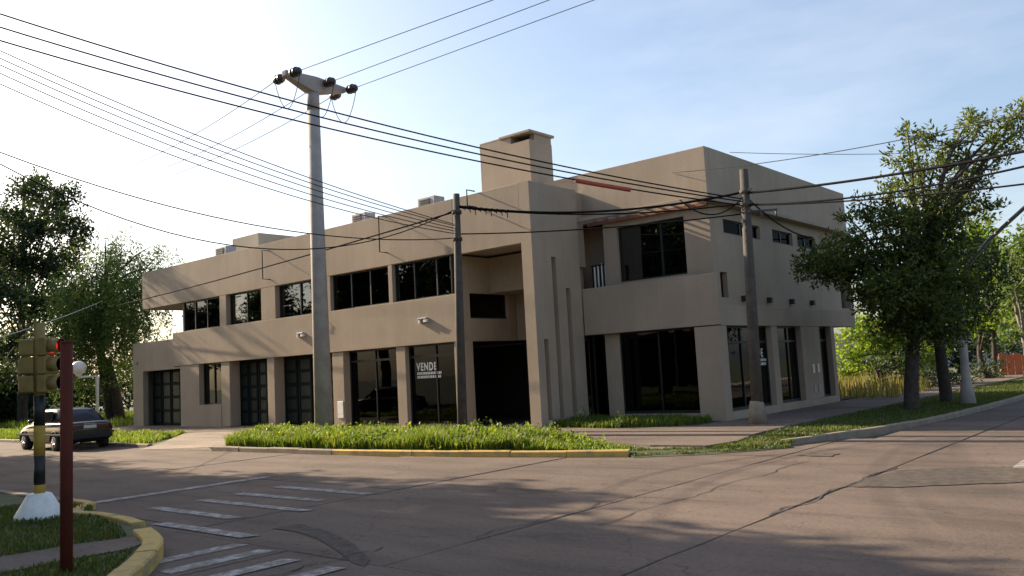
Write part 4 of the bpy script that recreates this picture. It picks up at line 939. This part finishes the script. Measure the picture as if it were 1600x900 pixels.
# ---- grass
def in_poly(p, poly):
    x, y = p[:,0], p[:,1]; ins_ = np.zeros(len(p), bool); n = len(poly); j = n-1
    for i in range(n):
        xi, yi = poly[i]; xj, yj = poly[j]
        c = ((yi > y) != (yj > y)) & (x < (xj-xi)*(y-yi)/((yj-yi)+1e-12)+xi); ins_ ^= c; j = i
    return ins_
def grass(name, poly, n, h, w, z, mat, label, seed, lean=.5, hvar=None, excl=()):
    rg = np.random.default_rng(seed); P = np.array(poly); lo, hi = P.min(0), P.max(0)
    pts = rg.uniform(lo,hi,(int(n*2.5),2)); pts = pts[in_poly(pts,poly)]
    for e in excl: pts = pts[~in_poly(pts,e)]
    pts = pts[:n]
    n = len(pts); clump = .5+.5*np.sin(pts[:,0]*2.3+1.3*np.sin(pts[:,1]*1.9))*np.cos(pts[:,1]*2.9+.7*np.sin(pts[:,0]*1.1)); clump2 = .5+.5*np.sin(pts[:,0]*5.1+2)*np.sin(pts[:,1]*6.3)
    hh = h*(.45+.75*clump*.6+.5*clump2*.5)*rg.uniform(.5,1.2,n)
    if hvar is not None: hh = hh*hvar(pts)
    th = rg.uniform(0,2*np.pi,n); d = np.stack([np.cos(th),np.sin(th)],1); sd_ = np.stack([-np.sin(th),np.cos(th)],1)
    le = lean*hh*rg.uniform(.1,1.1,n); ww = w*rg.uniform(.6,1.3,n)
    b0 = np.concatenate([pts-sd_*ww[:,None]*.5,np.full((n,1),z-.01)],1); b1 = np.concatenate([pts+sd_*ww[:,None]*.5,np.full((n,1),z-.01)],1)
    mp_ = pts+d*le[:,None]*.35; m0 = np.concatenate([mp_-sd_*ww[:,None]*.42,(z+hh*.6)[:,None]],1); m1 = np.concatenate([mp_+sd_*ww[:,None]*.42,(z+hh*.6)[:,None]],1)
    tp = np.concatenate([pts+d*le[:,None],(z+hh)[:,None]],1)
    V = np.stack([b0,b1,m1,m0,tp],1).reshape(-1,3); I = np.arange(n)[:,None]*5
    F = np.concatenate([I+np.array([0,1,2]),I+np.array([0,2,3]),I+np.array([3,2,4])],0)
    me = fast_mesh(name,V,F,mat); o = bpy.data.objects.new(name,me); col.objects.link(o); return tag(o,label,'grass',kind='stuff')
VG = [(-22.2,13.15),(-17,13.33),(-13.6,13.68),(-11,14.2),(-9.6,14.7),(-9.9,15.2),(-12.2,16.1),(-14.8,16.75),(-26.0,16.9),(-24.2,15.4)]
grass('verge_grass',VG,70000,.42,.028,.085,'grass','lush green grass on the verge under the concrete pole',51,.7,lambda p: np.clip((-9.4-p[:,0])/3.6,.18,1)*np.clip((17.2-p[:,1])/1.2,.5,1))
grass('verge_grass',[(-60,13.36),(-27.2,13.36),(-30.8,16.6),(-60,16.8)],30000,.2,.04,.085,'grass','short green grass on the verge left of the driveway, behind the car',52,.6)
grass('verge_grass',[(-8.1,17.6),(-7.4,17.6),(-6.55,20),(-6.1,22),(-5.8,25),(-5.7,30),(-5.6,46),(-8.2,46),(-8.5,24),(-8.55,19)],30000,.09,.022,.085,'lawn','mown grass strip along the side kerb under the ash tree',53,.7)
grass('verge_grass',[(-11.5,14.2),(-9.7,14.6),(-8.5,15.3),(-7.6,16.1),(-7.1,17.0),(-7.6,18.4),(-8.3,17.6),(-8.3,15.6),(-9.4,15.1),(-10.6,15.4)],9000,.08,.02,.07,'lawn','sparse trodden grass at the worn corner without kerb',54,.7)
grass('verge_grass',[(-9.6,14.7),(-9.35,14.38),(-8.3,15.08),(-7.5,15.9),(-7.0,16.6),(-7.4,17.0),(-8.5,15.6)],3200,.09,.02,.02,'lawn','low grass creeping over the edge of the worn corner onto the road',59,.8)
swp = [(-15,5.7),(-13.6,5.75)]+[(x+.25*(-.5),y-.28) for x,y in SWP[2:]]+[(-8.2,1.5),(-16,0)]
grass('corner_grass',swp,26000,.07,.018,.11,'lawn','short dark grass on the near corner round the signal',55,.7,excl=[path])
grass('bed_grass',[(-15.4,19.6),(-13.4,19.3),(-11.6,19.9),(-11.1,21.3),(-14.4,21.8),(-15.4,21.6)],7000,.28,.03,.12,'grass','weedy grass bed in front of the balcony shopfront',56,.6)
LOT = [(-16,36),(-10.6,31.2),(-9.4,31.6),(-9.5,36.5),(-13,48),(-30,60)]
grass('tall_grass',LOT,11000,.95,.03,.05,'drygrass','tall dry yellowish grass on the empty lot behind the building',57,.35)
grass('tall_grass',[(-70,17.5),(-42,17.5),(-41.5,20),(-60,30)],14000,.5,.05,.05,'grass','rough grass left of the low wing',58,.5)
# weeds in the verge and bed
def weed(p, h, label, seed):
    rg = np.random.default_rng(seed); r_ = root('weed_plant', p, label, 'weed', 'weeds at the pavement'); p = Vector(p); m = MB(); pos = []
    for i in range(5):
        e = p+Vector((rg.normal()*.18,rg.normal()*.18,h*rg.uniform(.6,1.))); m.tube([p,p.lerp(e,.5)+Vector((.02,0,.05)),e],[.007,.006,.003],4)
        for t in np.linspace(.25,1,10): pos.append(np.array(p.lerp(e,t)))
    m.build('stem','bark',r_); v, f = leaves_from(np.array(pos),rg.normal(size=(len(pos),3))+[0,0,.4],3,.07,.03,.7,rg)
    o = bpy.data.objects.new('leaf_cluster',fast_mesh('leaf_cluster',v-np.array(p),f,'willow')); col.objects.link(o); o.parent = r_; o['kind'] = 'stuff'
for i, (x, y, h, lb) in enumerate([(-14.3,19.6,.6,'weed with bare upright stems in front of the fin wall'),(-12.9,19.4,.4,'small weed at the right end of the shopfront bed'),(-13.7,16.35,.45,'taller weed at the pavement edge of the verge right of the slim pole'),(-12.8,16.2,.4,'small weed near the thin right end of the verge'),(-15.6,16.5,.5,'leafy weed in the verge just below the corner fin')]):
    weed((x,y,.1),h,lb,70+i)
bgtree(1460,625,37,[(1440,590,20),(1462,580,22),(1485,592,20),(1450,610,20),(1475,612,20),(1500,600,18)],'dark','dark overgrown bush between the ash trunk and the street light','bush',seed=63,dens=110,L=.13,Wd=.06,group='bushes on the empty lot')
bgtree(1545,612,43,[(1530,580,20),(1552,590,20),(1540,606,16),(1515,595,16),(1560,570,14)],'dark','dark bush left of the orange fence','bush',seed=64,dens=110,L=.14,Wd=.07,group='bushes on the empty lot')
# bushes, lot wall and far buildings at the right
bgtree(1372,640,35,[(1380,575,26),(1400,560,26),(1395,600,30),(1370,600,22),(1415,590,26),(1430,610,24),(1450,590,24),(1440,560,22),(1360,620,16)],'dark','dark bush with creeper on the empty lot left of the ash trunk','bush',seed=61,dens=90,L=.14,Wd=.07,group='bushes on the empty lot')
bgtree(1490,630,41,[(1480,600,24),(1500,610,22),(1460,610,22),(1520,600,16)],'dark','low dark bush on the lot behind the street light foot','bush',seed=62,dens=90,L=.16,Wd=.08,group='bushes on the empty lot')
wl0 = GD(1300,575,52.)
pw = root('lot_wall',(wl0.x,wl0.y,0),'pale boundary wall with dark gate at the back of the empty lot','wall')
a_ = GD(1290,560,52.); c_ = GD(1480,560,56.)
def vwall(a, c, z0, z1, th, name, mat, parent):
    a = Vector((a.x,a.y,0)); c = Vector((c.x,c.y,0)); d = (c-a).normalized(); n = Vector((-d.y,d.x,0))*th
    return MB().prism([tuple((a).xy),tuple(c.xy),tuple((c+n).xy),tuple((a+n).xy)],z0,z1).build(name,mat,parent)
vwall(a_,c_,0,GD(1340,520,52.).z,.2,'wall_panel','pale',pw); 
dg0, dg1 = GD(1318,580,51.7), GD(1372,580,52.8); vwall(dg0,dg1,0,GD(1340,565,52.).z,.1,'gate_panel','gatepane',pw)
for xx in (1346,1368): 
    p = GD(xx,570,51.4); MB().box(p.x-.1,p.x+.1,p.y-.1,p.y+.1,0,GD(xx,562,51.4).z).build('post','bark',pw)
of = root('orange_fence',(GD(1580,570,46.).x,GD(1580,570,46.).y,0),'orange red boarded fence at the right picture edge','fence')
for i in range(8):
    x0_ = 1562+i*12; vwall(GD(x0_,570,46.-.15*i),GD(x0_+11,570,46.-.15*i-.1),0.05,GD(x0_,552+2*(i%2),46.).z,.05,'board','orange',of)
hb = root('far_house',(GD(1560,560,75.).x,GD(1560,560,75.).y,0),'pale house hidden behind the trees at the far right','house')
vwall(GD(1420,560,72.),GD(1640,560,72.),0,3.6,5,'wall','pale',hb); vwall(GD(1415,560,71.6),GD(1650,560,71.6),3.602,3.9,5.6,'roof','brickred',hb)
hb2 = root('far_house',(-95,30,0),'pale house behind the dark trees on the left','house')
bx('wall','pale',hb2,-105,-88,26,36,0,3.4,0); bx('roof','brickred',hb2,-105.5,-87.5,25.5,36.5,3.402,3.8,0)
hd = root('far_hedge',(-75,24,0),'dark hedge closing the view under the left trees','hedge')
rgh = np.random.default_rng(81); n = 9000; pos = np.stack([rgh.uniform(-80,-56,n),rgh.uniform(16.5,21,n)+0*rgh.normal(size=n),rgh.uniform(.2,3.4,n)],1)
v, f_ = leaves_from(pos,rgh.normal(size=(n,3)),4,.4,.2,.8,rgh); me = fast_mesh('foliage',v-np.array([-75,24,0]),f_,'dark'); o = bpy.data.objects.new('foliage',me); col.objects.link(o); o.parent = hd

# unseen house added behind the viewer's left, kept dark for the shop window reflections
nh = root('reflection_house',(-30,-14,.1),'low dark house added outside the picture to darken the shop window reflections','house')
bx('wall','bark',nh,-46,-15,-18,-10,.1,3.6,.02); bx('roof','brickred',nh,-46.6,-14.4,-18.6,-9.4,3.602,3.9,.02)
for x_ in (-42,-36,-30,-24,-19): 
    w_ = bx('window','darkframe',nh,x_-.8,x_+.8,-9.998,-9.94,1.2,2.5,.01); bx('pane','gatepane',nh,x_-.7,x_+.7,-9.938,-9.93,1.28,2.42,0)
# broad-leaved weeds through the verge
rgw = np.random.default_rng(91); n_ = 2600; pw_ = rgw.uniform([-24,13.4],[-10.5,16.6],(n_*2,2)); pw_ = pw_[in_poly(pw_,VG)][:n_]
den = np.sin(pw_[:,0]*1.7+np.sin(pw_[:,1]*2.1)*1.5)*np.cos(pw_[:,1]*1.3+.8) > -.25; pw_ = pw_[den]
pos = np.concatenate([pw_,(.12+rgw.uniform(0,.3,len(pw_))*np.clip((-9.4-pw_[:,0])/4,.2,1))[:,None]],1)
v, f_ = leaves_from(pos,rgw.normal(size=(len(pos),3))+[0,0,.8],6,.10,.06,.75,rgw)
o = bpy.data.objects.new('verge_weeds',fast_mesh('verge_weeds',v,f_,'grass')); col.objects.link(o); tag(o,'broad-leaved green weeds growing through the verge grass','weeds',kind='stuff')
